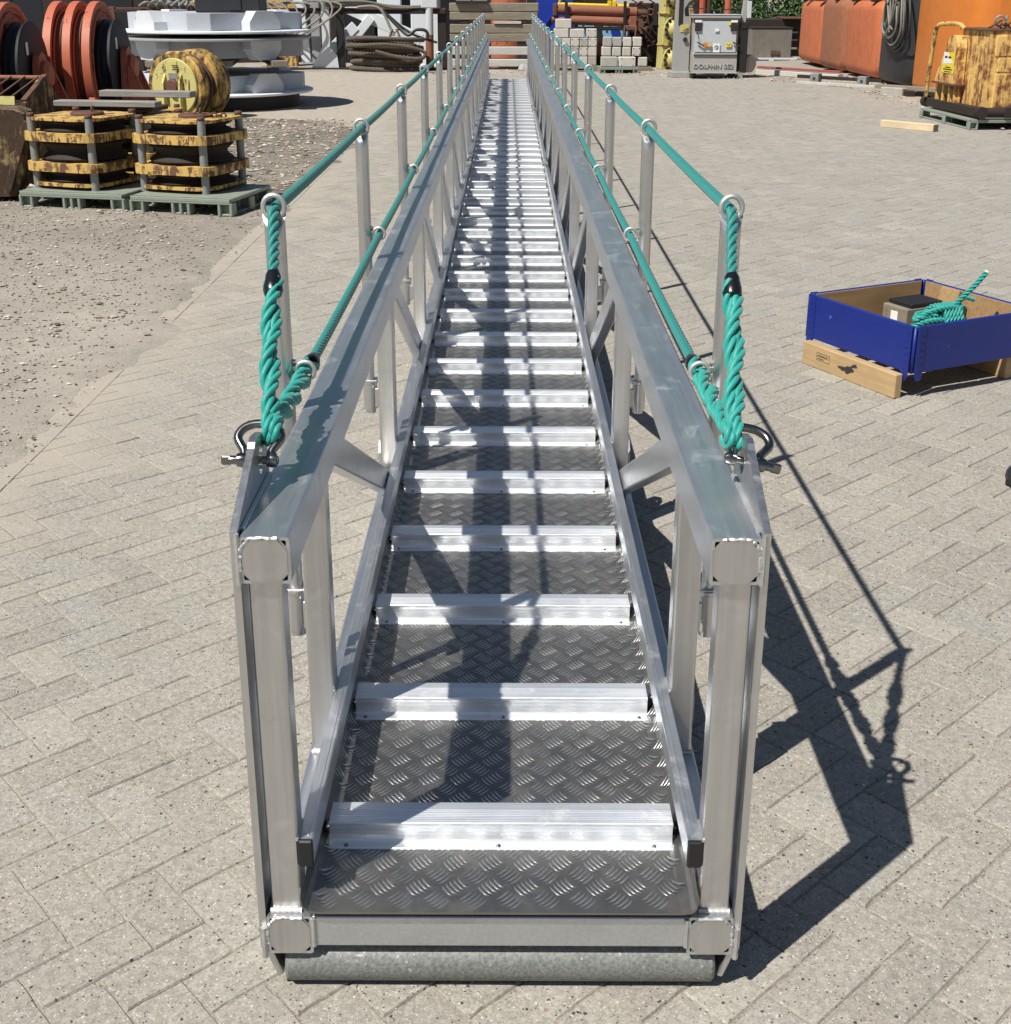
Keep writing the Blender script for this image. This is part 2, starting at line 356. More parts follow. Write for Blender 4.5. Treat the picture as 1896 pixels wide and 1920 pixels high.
# ------------------------------------------------------------------ ground, paving
bm = MB(); bm.add([(-250, -60, -.05), (250, -60, -.05), (250, 400, -.05), (-250, 400, -.05)], [[0, 1, 2, 3]])
tag(bm.build('ground', M['gravel'], recalc=False), kind='structure')

PAVE = [(-2.13, -1.6), (3.2, -1.6), (7.1, 13.2), (7.3, 19.5), (7.0, 24.6), (5.8, 26.4), (3.4, 28.2), (-5.0, 29.2), (-13, 30), (-13, 18.6), (-5.0, 18.0), (-2.7, 17.3), (-2.13, 16.2)]
def inpoly(x, y, P):
    c = False; j = len(P)-1
    for i in range(len(P)):
        if (P[i][1] > y) != (P[j][1] > y) and x < (P[j][0]-P[i][0])*(y-P[i][1])/(P[j][1]-P[i][1])+P[i][0]: c = not c
        j = i
    return c
bm = MB(); bm.add([(x, y, -.0046) for x, y in PAVE], [list(range(len(PAVE)))])
paving = tag(bm.build('block_paving', M['joint'], recalc=False), kind='structure')
PSI = rad(-47.3283); A2 = (math.cos(PSI), math.sin(PSI)); B2 = (-A2[1], A2[0]); WA, WB, A0, B0 = .1148, .1186, -1.137, -.2089
cutb = []; bricks = []                                                        # centre x, y, length, width, angle
def wpt(i, j): a = A0+j*WA; b = B0+i*WB; return (a*A2[0]+b*B2[0], a*A2[1]+b*B2[1])
for i in range(-150, 330):
    for j in range(-330, 150):
        dd = (i-j) % 4
        if dd == 0: cx, cy = wpt(i+1, j+.5); q = (2*WB, WA, PSI+math.pi/2)
        elif dd == 3: cx, cy = wpt(i+.5, j+1); q = (2*WA, WB, PSI)
        else: continue
        if not (-13 < cx < 7.4 and -1.6 < cy < 30 and inpoly(cx, cy, [(-2.3, -1.6)]+PAVE[1:-1]+[(-2.3, 16.2)])): continue
        if cy < 16.35 and cx < -1.979+.14: cutb.append((cx, cy)+q)
        else: bricks.append((cx, cy)+q)
y = -1.5
while y < 16.2: bricks.append((-2.04, y, .234, .117, math.pi/2)); y += .2365
def seen(x, y):
    dx, dy, dz = x-.012, y+1.93, 1.862; zc = dy*math.cos(PITCH)+dz*math.sin(PITCH); yc = dz*math.cos(PITCH)-dy*math.sin(PITCH)
    if zc < .1: return 0
    u = 948+2314.7*dx/zc; v = 778.8+2314.7*yc/zc
    if not (-60 < u < 1956 and v < 1990): return 0
    if abs(x) < .40 and y > .1: return 0
    return dy/zc**3
bricks.sort(key=lambda b: -seen(b[0], b[1]))
def brick_geo(L, Wd, rr):
    g = .0016; ch = .0028; l, w_ = L/2-g, Wd/2-g; V = []
    for z, k in ((-.03, 0), (-.0032, 0), (0, ch)):
        for sx, sy in ((-1, -1), (1, -1), (1, 1), (-1, 1)):
            V.append((sx*(l-k)+rr.uniform(-.0007, .0007), sy*(w_-k)+rr.uniform(-.0007, .0007), z))
    F = [[8, 9, 10, 11]]
    for o in (0, 4):
        for k in range(4): F.append([o+k, o+(k+1) % 4, o+4+(k+1) % 4, o+4+k])
    return V, F
variants = {}
rr = random.Random(3)
def tone(): return min(1, max(0, rr.gauss(.45, .30)))
def brick_worn(L, Wd, rr):
    g = .0018; l, w_ = L/2-g, Wd/2-g; ring = []
    n1, n2 = 7, 4
    for (x0, y0), (x1, y1), n in (((-l, -w_), (l, -w_), n1), ((l, -w_), (l, w_), n2), ((l, w_), (-l, w_), n1), ((-l, w_), (-l, -w_), n2)):
        for k in range(n): ring.append((x0+(x1-x0)*k/n, y0+(y1-y0)*k/n))
    ring = [(x*(1-max(0, rr.gauss(.0, .0011))/l*1.4), y*(1-max(0, rr.gauss(.0, .0011))/w_*1.4)) for x, y in ring]; N_ = len(ring)
    V = [(x, y, -.03) for x, y in ring]+[(x, y, -.0036-rr.random()*.0012) for x, y in ring]+[(x*(1-.0028/l), y*(1-.0028/w_), rr.gauss(0, .0002)) for x, y in ring]
    F = [list(range(2*N_, 3*N_))]
    for o in (0, N_):
        for k in range(N_): F.append([o+k, o+(k+1) % N_, o+N_+(k+1) % N_, o+N_+k])
    return V, F
for kind in ('a', 'b', 'c'):
    L, Wd = {'a': (2*WB, WA), 'b': (2*WA, WB), 'c': (.234, .117)}[kind]
    for n in range(16):
        V, F = brick_worn(L, Wd, rr); me = bpy.data.meshes.new('paver'); me.from_pydata(V, [], F); me.materials.append(M['paver'])
        tone_attr(me, [tone()]*len(F)); variants[(round(L, 4), n)] = me
for b in bricks[:300]:
    o = link('paver', variants[(round(b[2], 4), rr.randrange(16))], paving)
    o.location = (b[0], b[1], rr.uniform(-.0015, .0015)); o.rotation_euler = (rr.uniform(-.006, .006), rr.uniform(-.006, .006), b[4]+rr.uniform(-.006, .006))
V = []; F = []; T = []
def clipx(P, x0):
    out = []
    for (ax, ay), (bx, by) in zip(P, P[1:]+P[:1]):
        if ax >= x0: out.append((ax, ay))
        if (ax-x0)*(bx-x0) < 0: t = (x0-ax)/(bx-ax); out.append((x0, ay+t*(by-ay)))
    return out
for cx, cy, L, Wd, an in cutb:
    ca, sa = math.cos(an), math.sin(an); g = .0018; P = clipx([(cx+x*ca-y*sa, cy+x*sa+y*ca) for x, y in ((-L/2+g, -Wd/2+g), (L/2-g, -Wd/2+g), (L/2-g, Wd/2-g), (-L/2+g, Wd/2-g))], -1.9815)
    if len(P) < 3 or max(p[0] for p in P) < -1.972: continue
    o = len(V); n = len(P); mx = sum(p[0] for p in P)/n; my = sum(p[1] for p in P)/n; tn = tone()
    V += [(x, y, -.03) for x, y in P]+[(x, y, -.004) for x, y in P]+[(x+(mx-x)*.03, y+(my-y)*.03, -.0005) for x, y in P]
    F.append([o+2*n+k for k in range(n)]); T.append(tn)
    for q in (0, n):
        for k in range(n): F.append([o+q+k, o+q+(k+1) % n, o+q+n+(k+1) % n, o+q+n+k]); T.append(tn)
for b in bricks[300:]:
    v, f = brick_geo(b[2], b[3], rr); o = len(V); ca, sa = math.cos(b[4]+rr.uniform(-.006, .006)), math.sin(b[4]); dz = rr.uniform(-.0018, .0018); tx, ty = rr.uniform(-.007, .007), rr.uniform(-.007, .007)
    for x, y, z in v: V.append((b[0]+x*ca-y*sa, b[1]+x*sa+y*ca, z+dz+x*tx+y*ty))
    tn = tone()
    for q in f: F.append([k+o for k in q]); T.append(tn)
me = bpy.data.meshes.new('pavers'); me.from_pydata(V, [], F); me.materials.append(M['paver']); tone_attr(me, T)
tag(link('pavers', me, paving), kind='stuff')

# gravel yards: rough grids with loose stones
def vnoise(x, y): return math.sin(x*1.7+y*.9)*.5+math.sin(x*4.1-y*3.3+1)*.28+math.sin(x*9.3+y*8.1)*.14+math.sin(x*17.3-y*15.1)*.08
def gravel(name, x0, x1, y0, y1, nx, ny, inside, z0=.0, amp=.012):
    V = []; F = []; ix = {}
    for i in range(nx+1):
        for j in range(ny+1):
            x = x0+(x1-x0)*i/nx; y = y0+(y1-y0)*j/ny
            if inside(x, y) > -.35:
                k = inside(x, y); z = z0+amp*vnoise(x, y) - (0 if k > .15 else (.15-k)*.13)
                ix[i, j] = len(V); V.append((x, y, z))
    for i in range(nx):
        for j in range(ny):
            q = [(i, j), (i+1, j), (i+1, j+1), (i, j+1)]
            if all(k in ix for k in q): F.append([ix[k] for k in q])
    me = bpy.data.meshes.new(name); me.from_pydata(V, [], F); me.materials.append(M['gravel_mud' if name == 'gravel_yard' else 'gravel'])
    for p in me.polygons: p.use_smooth = True
    return tag(link(name, me), kind='structure')
def inL(x, y):
    wv = .10*math.sin(x*2.1+y*1.3)+.07*math.sin(x*5.3-y*4.1)+.05*math.sin(y*9.1+x*3)+.03*math.sin(y*17+x*11)
    return min(-1.97-x+(wv if y > 9 else wv*.75), 17.45+(-2.7-x)*.16-y+wv)
gravel('gravel_yard', -13, -1.55, .5, 19.5, 230, 330, inL, .006)
def distR(x, y):
    if x < -1.5 and y < 20: return -1
    best = 9; P = [(7.1, 13.2), (7.3, 19.5), (7.0, 24.6), (5.8, 26.4), (3.4, 28.2), (-5.0, 29.2), (-13, 30)]; P = [(3.2, -1.6)]+P
    for (ax, ay), (bx, by) in zip(P, P[1:]):
        t = max(0, min(1, ((x-ax)*(bx-ax)+(y-ay)*(by-ay))/((bx-ax)**2+(by-ay)**2))); best = min(best, math.hypot(x-ax-t*(bx-ax), y-ay-t*(by-ay)))
    return best*(-1 if inpoly(x, y, PAVE) else 1)+.12*math.sin(x*2.3+y*1.1)+.08*math.sin(x*5+y*4.3)
gravel('gravel_strip', -14, 17, 6, 40, 155, 170, distR, .012, .016)
def stones(name, pts):
    V = []; F = []; T = []
    base = [(1, 0, 0), (-1, 0, 0), (0, 1, 0), (0, -1, 0), (.25, .1, .8), (0, 0, -1)]
    fs = [(0, 2, 4), (2, 1, 4), (1, 3, 4), (3, 0, 4), (2, 0, 5), (1, 2, 5), (3, 1, 5), (0, 3, 5)]
    for x, y, s in pts:
        o = len(V); a = rr.random()*6.3; ca, sa = math.cos(a), math.sin(a); sx, sy, sz = s*rr.uniform(.7, 1.5), s*rr.uniform(.6, 1.1), s*rr.uniform(.35, .75)
        for p in base:
            px, py, pz = p[0]*sx*rr.uniform(.8, 1.2)+rr.uniform(-.2, .2)*s, p[1]*sy*rr.uniform(.8, 1.2)+rr.uniform(-.2, .2)*s, p[2]*sz
            V.append((x+px*ca-py*sa, y+px*sa+py*ca, pz+.012*vnoise(x, y)+.01+s*.15))
        tn = min(1, max(0, rr.gauss(.52, .27)))
        for f in fs: F.append([k+o for k in f]); T.append(tn)
    me = bpy.data.meshes.new(name); me.from_pydata(V, [], F); me.materials.append(M['stone']); tone_attr(me, T)
    return tag(link(name, me), kind='stuff')
pts = []
while len(pts) < 36000:
    yy = 1+rr.random()**1.3*16; xx = -2.0-rr.random()**.9*(1.2+yy*.42)
    k = inL(xx, yy)
    if k > -.06 and (k > .4 or rr.random() < .6): pts.append((xx, yy, .0025+.011*rr.random()**3.5+(.026*rr.random() if rr.random() < .014 else 0)))
for _ in range(2600):
    yy = 3+rr.random()*7.5; xx = -2.15-rr.random()**.8*3.2
    if inL(xx, yy) > -.02: pts.append((xx, yy, .006+.016*rr.random()**2))
for _ in range(2600):
    yy = 9.5+rr.random()*8; xx = -2.2-rr.random()*3.2
    if inL(xx, yy) > -.1: pts.append((xx, yy, .012+.03*rr.random()**2))
stones('gravel_stones', pts)
pts = []
while len(pts) < 5000:
    xx = rr.uniform(-2, 9.5); yy = rr.uniform(12.5, 33)
    k = distR(xx, yy)
    if -.15 < k < 3.2: pts.append((xx, yy, .008+.03*rr.random()**2.5))
stones('gravel_stones', pts)
# small grit lying loose on the paving
pts = []
while len(pts) < 900:
    yy = -1.2+rr.random()**1.5*12; xx = rr.uniform(-2, 1)*1.0 if rr.random() < .55 else rr.uniform(.5, 1+.45*(yy+2))
    if inpoly(xx, yy, PAVE): pts.append((xx, yy, .0016+.0035*rr.random()**3))
g = stones('loose_grit', pts)
for v in g.data.vertices: v.co.z = v.co.z-.012*vnoise(v.co.x, v.co.y)-.010
#@@SPLIT1
# ------------------------------------------------------------------ the gangway
gw = thing('gangway', 'long aluminium gangway of welded truss sides with tread plate deck and rung treads', 'gangway')
END = 24.0; ZT, ZB, TW = .9336, .1365, .0881; XR = .45-TW/2
for sx in (-1, 1):
    for nm, z in (('top_rail', ZT), ('bottom_rail', ZB)):
        r = MB().sqtube((sx*XR, 0, z), (sx*XR, END, z), TW, TW, .006, .006).build(nm, M['alu'], gw)
        # octagonal end cap, slightly domed edges, with open tube corners behind it
        c = .46*TW; k = .485*TW
        oc = [(k*.98, c*.52), (c*.62, k), (-c*.62, k), (-k*.98, c*.52), (-k*.98, -c*.55), (-c*.55, -k*1.02), (c*.55, -k*1.02), (k*.98, -c*.55)]
        MB().prism([(p*.93, q*.93) for p, q in oc], lambda a, b, z=z, sx=sx: (sx*XR+a, -.003, z+b), (0, .008, 0)).prism(oc, lambda a, b, z=z, sx=sx: (sx*XR+a, -.0005, z+b), (0, .007, 0)).build('end_cap', M['alu_post'], r)
        path = [Vector((sx*XR+p*1.0, -.002, z+q*1.0)) for p, q in (oc[1], oc[2], oc[3], oc[4])] if sx < 0 else [Vector((sx*XR+p, -.002, z+q)) for p, q in (oc[2], oc[1], oc[0], oc[7])]
        pp = []
        for a, b in zip(path, path[1:]):
            for t in range(10): pp.append(a.lerp(b, t/10)+Vector((R.uniform(-.001, .001), R.uniform(-.0015, .001), R.uniform(-.001, .001))))
        MB().tube(pp, [.0036+.0006*math.sin(i*2.2)+R.uniform(-.0009, .0009) for i in range(len(pp))], 6).build('weld_bead', M['weld'], r)
# posts and diagonals
PY = [.045] + [.57+1.65*i for i in range(15) if .57+1.65*i < END-.2]
pm = MB().sqtube((0, 0, ZB+TW/2-.002), (0, 0, ZT-TW/2+.002), .059, .059, .004, .007, up=(0, 1, 0)).mesh('post', [M['alu_post']])
for sx in (-1, 1):
    for y in PY:
        link('post', pm, gw, (sx*.4125, y, 0))
        if y < 1:
            q = [Vector((sx*.4125+dx, y-.031, ZB+TW/2+.004)) for dx in np.linspace(-.03, .03, 14)]
            MB().tube(q, [.0052+.0006*math.sin(i*2.5) for i in range(14)], 6).build('weld_bead', M['weld'], gw)
def diag(sx):
    b = MB(); a = (sx*.41, .66, ZT-.03); c = (sx*.41, 2.12, ZB+.078)
    b.sqtube(a, c, .045, .078, .004, .006); return b
for sx in (-1, 1):
    dm = None
    for i, y in enumerate(PY[1:-1]):
        if dm is None: dm = diag(sx).mesh('diagonal_brace', [M['alu_post']])
        link('diagonal_brace', dm, gw, (0, y-.57, 0))
# toe rails inside the posts, black plugs in their ends
for sx in (-1, 1):
    tr = MB().sqtube((sx*.3695, .022, .313), (sx*.3695, END-.7, .313), .0285, .059, .003, .003)
    tr.bar((sx*.3695-sx*.004, .03, .3433), (sx*.3695-sx*.004, END-.75, .3433), .004, .0016, .0004)
    tr = tr.build('toe_rail', M['alu'], gw)
    MB().box((sx*.3695, .018, .313), (.0285, .010, .059), b=.003).build('end_plug', M['rubber'], tr)
    for y in PY[:6]:
        q = [Vector((sx*.384, y-.031+.062*t/8, .345)) for t in range(9)]
        MB().tube(q, [.003+.0004*math.sin(i*2.5) for i in range(9)], 5).build('weld_bead', M['weld'], tr)
# deck plate with raised five-bar pattern
ZD = .203
b = MB(); prof = [(-.379, ZD+.058), (-.372, ZD+.030), (-.362, ZD+.008), (-.345, ZD), (.345, ZD), (.362, ZD+.008), (.372, ZD+.030), (.379, ZD+.058)]
YD0, YD1 = -.014, END-.6
front = [(-.379, ZD+.03), (-.374, ZD+.010), (-.366, ZD+.003), (-.345, ZD), (.345, ZD), (.366, ZD+.003), (.374, ZD+.010), (.379, ZD+.03)]
b.loops([[Vector((x, y, z)) for x, z in pr]+[Vector((x, y, z-.005)) for x, z in reversed(pr)] for y, pr in ((YD0, front), (.02, front), (.30, prof), (YD1, prof))], mi=0, smooth=False)
deck = b.build('deck_plate', M['alu_plate'], gw)
V = []; F = []; P5 = .0352
def ground_z(x): 
    ax = abs(x); return ZD+.0002+(0 if ax < .345 else (ax-.345)*.9)
for i in range(-11, 11):
    for j in range(0, 200):
        if (i+j) % 2: continue
        cx = (i+.5)*P5; cy = .004+(j+.5)*P5
        if cy > 7: break
        an = rad(-52 if i % 2 else 46); ca, sa = math.cos(an), math.sin(an)
        for k in range(-2, 3):
            if abs(cx) > .335 and cy < .34: continue
            ox, oy = -sa*k*.0094, ca*k*.0094; L, wd, h = .0225-.0016*abs(k), .0021, .0021; o = len(V); bend = .0022
            for u, v_, z in ((-L, 0, 0), (-L*.45, -wd, 0), (-L*.45, wd, 0), (-L*.4, 0, h), (L*.4, 0, h), (L*.45, -wd, 0), (L*.45, wd, 0), (L, 0, 0)):
                v_ -= bend*(1-(u/L)**2)*1.6
                X = cx+ox+u*ca-v_*sa; V.append((X, cy+oy+u*sa+v_*ca, ground_z(X)+z))
            F += [[o, o+1, o+3], [o, o+3, o+2], [o+1, o+5, o+4, o+3], [o+2, o+3, o+4, o+6], [o+5, o+7, o+4], [o+6, o+4, o+7]]
me = bpy.data.meshes.new('raised_bars'); me.from_pydata(V, [], F); me.polygons.foreach_set('use_smooth', [True]*len(F)); me.materials.append(M['alu_bar'])
tag(link('raised_bars', me, deck), kind='stuff')
# treads: ribbed angle profiles across the deck
pr = [(.068, .0475), (.068, .0522)]
yy = .064
while yy > .048: pr += [(yy, .0522), (yy-.003, .0522)]; yy -= .008
for k in range(8): y0 = .047-k*.0056; pr += [(y0, .0522), (y0-.0026, .0522), (y0-.0034, .0509), (y0-.0048, .0509)]
pr += [(.0015, .0522), (0, .0505), (.0006, .0450), (.0035, .0380), (.0052, .0280), (.0052, .0200), (.0035, .0110), (.0005, .0070), (-.004, .0052), (-.016, .0046), (-.018, .0030), (-.018, .0003), (.0085, .0003), (.0100, .0475)]
tm = MB().loops([[Vector((x, a, z)) for a, z in pr] for x in (-.352, .352)], smooth=False).mesh('tread', [M['alu_tread']])
scm = MB().lathe([(.0001, .0040), (.0028, .0036), (.0045, .0022), (.0048, 0)], (0, 0, 0), (0, 0, 1), 10).mesh('screw', [M['stainless']])
ty = .184; nt_ = 0
while ty < YD1-.1:
    t = link('tread', tm, gw, (R.uniform(-.002, .002), ty, ZD)); t.rotation_euler = (0, 0, R.uniform(-.002, .002))
    if nt_ < 10:
        for x in (-.322, 0.0, .322): link('screw', scm, t, (x+R.uniform(-.01, .01), -.010, .0045))
    if nt_ < 12:
        for sx in (-1, 1): MB().cyl((sx*.357, .03, .010), (sx*.357, .06, .010), .010, n=8).build('end_bolt', M['rubber'], t)
    ty += .4737; nt_ += 1
# front beam, roller, side plates
MB().sqtube((-.362, .034, .1415), (.362, .034, .1415), .062, .070, .004, .005).build('front_beam', M['alu'], gw)
for y in PY[1:]: MB().sqtube((-.362, y, .150), (.362, y, .150), .05, .05, .004, .005).build('cross_beam', M['alu'], gw)
for sx in (-1, 1):
    q = [Vector((sx*.360, .001, z)) for z in np.linspace(.11, .175, 12)]
    MB().tube(q, [.0052+.0006*math.sin(i*2.4) for i in range(12)], 6).build('weld_bead', M['weld'], gw)
MB().lathe([(.030, -.422), (.041, -.421), (.046, -.415), (.046, .415), (.041, .421), (.030, .422)], (0, .046, .0465), (1, 0, 0), 48).build('roller', M['roller'], gw)
def plate(name, outer, hole, x0, x1, mat, parent):
    me = bpy.data.meshes.new(name); b = bmesh.new(); es = []
    for lp in (outer, hole):
        vs = [b.verts.new((x0, y, z)) for y, z in lp]; es += [b.edges.new((vs[i], vs[(i+1) % len(vs)])) for i in range(len(vs))]
    fs = bmesh.ops.triangle_fill(b, use_beauty=True, use_dissolve=False, edges=es)['geom']
    ex = bmesh.ops.extrude_face_region(b, geom=[f for f in b.faces])
    bmesh.ops.translate(b, verts=[v for v in ex['geom'] if isinstance(v, bmesh.types.BMVert)], vec=(x1-x0, 0, 0))
    bmesh.ops.recalc_face_normals(b, faces=b.faces); b.to_mesh(me); b.free(); me.materials.append(mat); return link(name, me, parent)
prof = [(.004, .105), (.060, .028), (.120, .028), (.130, .12), (.085, .15), (.085, .88), (.30, .90), (.305, .985), (.300, 1.03), (.285, 1.060), (.262, 1.075), (.215, 1.083), (.196, 1.079), (.185, 1.070), (.004, .985)]
for sx in (-1, 1): MB().bar((sx*.4585, .035, .118), (sx*.431, .040, .030), .06, .013, .003, up=(sx, 0, .3)).build('roller_bracket', M['alu_post'], gw)
HY, HZ = .232, 1.030
for sx in (-1, 1):
    x0 = sx*.4515; x1 = sx*.4650
    sp = plate('side_plate', prof, [(HY+.020*math.cos(2*math.pi*k/18), HZ+.026*math.sin(2*math.pi*k/18)) for k in range(18)], x0, x1, M['alu_post'], gw)
    q = [Vector((sx*.4485, y, ZT+TW/2+.002)) for y in np.linspace(.03, .29, 40)]
    MB().tube(q, [.0050+.0008*math.sin(i*2.1) for i in range(40)], 6).build('weld_bead', M['weld'] if sx > 0 else M['alu'], sp)
    q = [Vector((sx*.4525, -.001, z)) for z in np.linspace(ZT-.045, ZT+.05, 14)]
    MB().tube(q, [.0052+.0006*math.sin(i*2.4) for i in range(14)], 6).build('weld_bead', M['weld'], sp)
    q = [Vector((sx*.456, -.001, z)) for z in np.linspace(.085, .155, 10)]
    MB().tube(q, [.0060+.0007*math.sin(i*2.4) for i in range(10)], 6).build('weld_bead', M['weld'], sp)
# stanchion sockets, pad eyes and hinge brackets
SY = [.6856+1.638*n for n in range(15)]; SXX = .485
sk = MB().lathe([(.020, .43), (.025, .432), (.025, .525), (.028, .528), (.028, .536), (.019, .536)], (0, 0, 0), (0, 0, 1), 20); sk.cyl((0, 0, .415), (0, 0, .44), .018, n=14)
sk.box((.0, .0, .538), (.052, .046, .005), b=.001)
skm = sk.mesh('stanchion_socket', [M['alu_post']]); skb = MB().box((0, 0, .48), (.03, .012, .07), b=.002).mesh('socket_bracket', [M['alu_post']])
for sx in (-1, 1):
    for y in SY:
        s_ = link('stanchion_socket', skm, gw, (sx*SXX, y, 0)); link('socket_bracket', skb, s_, (-sx*.035, -.03, 0))
        MB().box((sx*.458, y, .86), (.018, .05, .05), b=.003).build('rail_bracket', M['alu_post'], gw)
    for y in (.70, 2.36): plate('pad_eye', [(y-.05, .20), (y+.05, .20), (y+.05, .26), (y+.02, .30), (y-.02, .30), (y-.05, .26)], [(y+.014*math.cos(k*.6283), .265+.014*math.sin(k*.6283)) for k in range(10)], sx*.452, sx*.462, M['alu'], gw)
for sx in (-1, 1):
    for y in (9.6, 15.2):
        h = MB().box((sx*.352, y, .365), (.05, .14, .03), b=.004); h.torus((sx*.345, y, .40), (0, 1, .3), .022, .006, 16, 6); h.build('hinge_bracket', M['galv'], gw)
# ------------------------------------------------------------------ stanchions
def stanchion(sx):
    root = thing('stanchion', 'x', 'stanchion', (sx*SXX, 0, 0), 0, 'handrail stanchions along the gangway')
    b = MB(); n = 20; L = []
    for z, r in ((.905, .012), (.908, .019), (.925, .0225), (1.36, .0225), (1.40, .0225)):
        L.append([Vector((r*math.cos(2*math.pi*k/n), r*math.sin(2*math.pi*k/n), z)) for k in range(n)])
    top = []
    for k in range(n):
        a = 2*math.pi*k/n; x, y = .0225*math.cos(a), .0225*math.sin(a); top.append(Vector((x*1.12, y*.75, 1.386+.034*(y+.0225)/.045+.030*abs(math.cos(a))**4*.4)))
    L[-1] = [Vector((p.x, p.y, min(p.z, q.z-.01))) for p, q in zip(L[-1], top)]
    L.append(top); b.loops(L); b.cyl((0, 0, .50), (0, 0, .92), .0165, n=14)
    b.build('tube', M['alu_post'], root)
    tr = [Vector((.0225*math.cos(2*math.pi*k/24), .003*math.sin(2*math.pi*k/24)*0, 1.4305+.0245*math.sin(2*math.pi*k/24))) for k in range(24)]
    MB().tube(tr, .0058, 8, closed=True).build('top_ring', M['weld'], root)
    MB().torus((-sx*.0485, 0, 1.068), (0, 1, 0), .0205, .0052, 24, 8).build('side_ring', M['weld'], root)
    q = [Vector((-sx*.0245, .004*math.sin(i*2), 1.068+.03*(i/9-.5)*2*.8)) for i in range(10)]
    MB().tube(q, [.0042+.0015*math.sin(i*2.3) for i in range(10)], 6).build('weld_bead', M['weld'], root)
    return root
for sx in (-1, 1):
    side = 'left' if sx < 0 else 'right'; st = stanchion(sx)
    for n, y in enumerate(SY):
        o = st if n == 0 else copy_tree(st)
        o.location = (sx*SXX, y, 0); o.rotation_euler = (0, 0, R.uniform(-.05, .05) if n else 0)
        o['label'] = 'aluminium stanchion with rope rings, ' + ('nearest' if n == 0 else 'farthest' if n == 14 else ORD[n]+' from near end') + ' on gangway %s side' % side
# ------------------------------------------------------------------ ropes and shackles
def strands(P, r, pitch, k=3, cs=6, seg=9, mi=0):
    """laid rope: k helical strands round the polyline P, numpy built"""
    P = np.array([tuple(p) for p in P]); d = np.linalg.norm(np.diff(P, axis=0), axis=1); s = np.r_[0, np.cumsum(d)]
    n = max(4, int(s[-1]/pitch*seg)); t = np.linspace(0, s[-1], n); Q = np.stack([np.interp(t, s, P[:, i]) for i in range(3)], 1)
    T = np.gradient(Q, axis=0); T /= np.linalg.norm(T, axis=1)[:, None]
    Nn = np.zeros_like(T); v = np.cross(T[0], [.3, .2, 1.]); v /= np.linalg.norm(v)
    for i in range(n):
        v = v-T[i]*(v@T[i]); v /= np.linalg.norm(v); Nn[i] = v
    Bn = np.cross(T, Nn); V = []; F = []; a = r*.52; rs = r*.50
    for q in range(k):
        th = 2*np.pi*t/pitch+2*np.pi*q/k
        C = Q+a*(np.cos(th)[:, None]*Nn+np.sin(th)[:, None]*Bn)
        o = len(V)
        ring = [C+rs*(np.cos(2*np.pi*c/cs)*Nn+np.sin(2*np.pi*c/cs)*Bn) for c in range(cs)]
        V += np.stack(ring, 1).reshape(-1, 3).tolist()
        for i in range(n-1):
            for c in range(cs):
                c2 = (c+1) % cs; F.append((o+i*cs+c, o+i*cs+c2, o+(i+1)*cs+c2, o+(i+1)*cs+c))
    return V, F
def helix_pair(P, a, pitch, ph=0):
    """two centre lines twisted round each other (a splice)"""
    P = np.array([tuple(p) for p in P]); d = np.linalg.norm(np.diff(P, axis=0), axis=1); s = np.r_[0, np.cumsum(d)]; n = int(s[-1]/.006)+3
    t = np.linspace(0, s[-1], n); Q = np.stack([np.interp(t, s, P[:, i]) for i in range(3)], 1); T = np.gradient(Q, axis=0); T /= np.linalg.norm(T, axis=1)[:, None]
    v = np.cross(T, np.array([0., 1., .35])); v /= np.linalg.norm(v, axis=1)[:, None]; u = np.cross(T, v); out = []
    for k in (0, 1):
        th = 2*np.pi*t/pitch+np.pi*k+ph; am = a*np.clip(np.minimum(t/.05, 1), .25, 1)
        out.append(Q+(np.cos(th)*am)[:, None]*v+(np.sin(th)*am)[:, None]*u)
    return out
def smesh(name, parts, mats):
    V = []; F = []; MI = []
    for (v, f), mi in parts:
        o = len(V); V += v; F += [[k+o for k in q] for q in f]; MI += [mi]*len(f)
    me = bpy.data.meshes.new(name); me.from_pydata(V, [], F)
    for mt in mats: me.materials.append(mt)
    me.polygons.foreach_set('material_index', MI); me.polygons.foreach_set('use_smooth', [True]*len(F)); return me
def pad(P): return [Vector(p) for p in P]
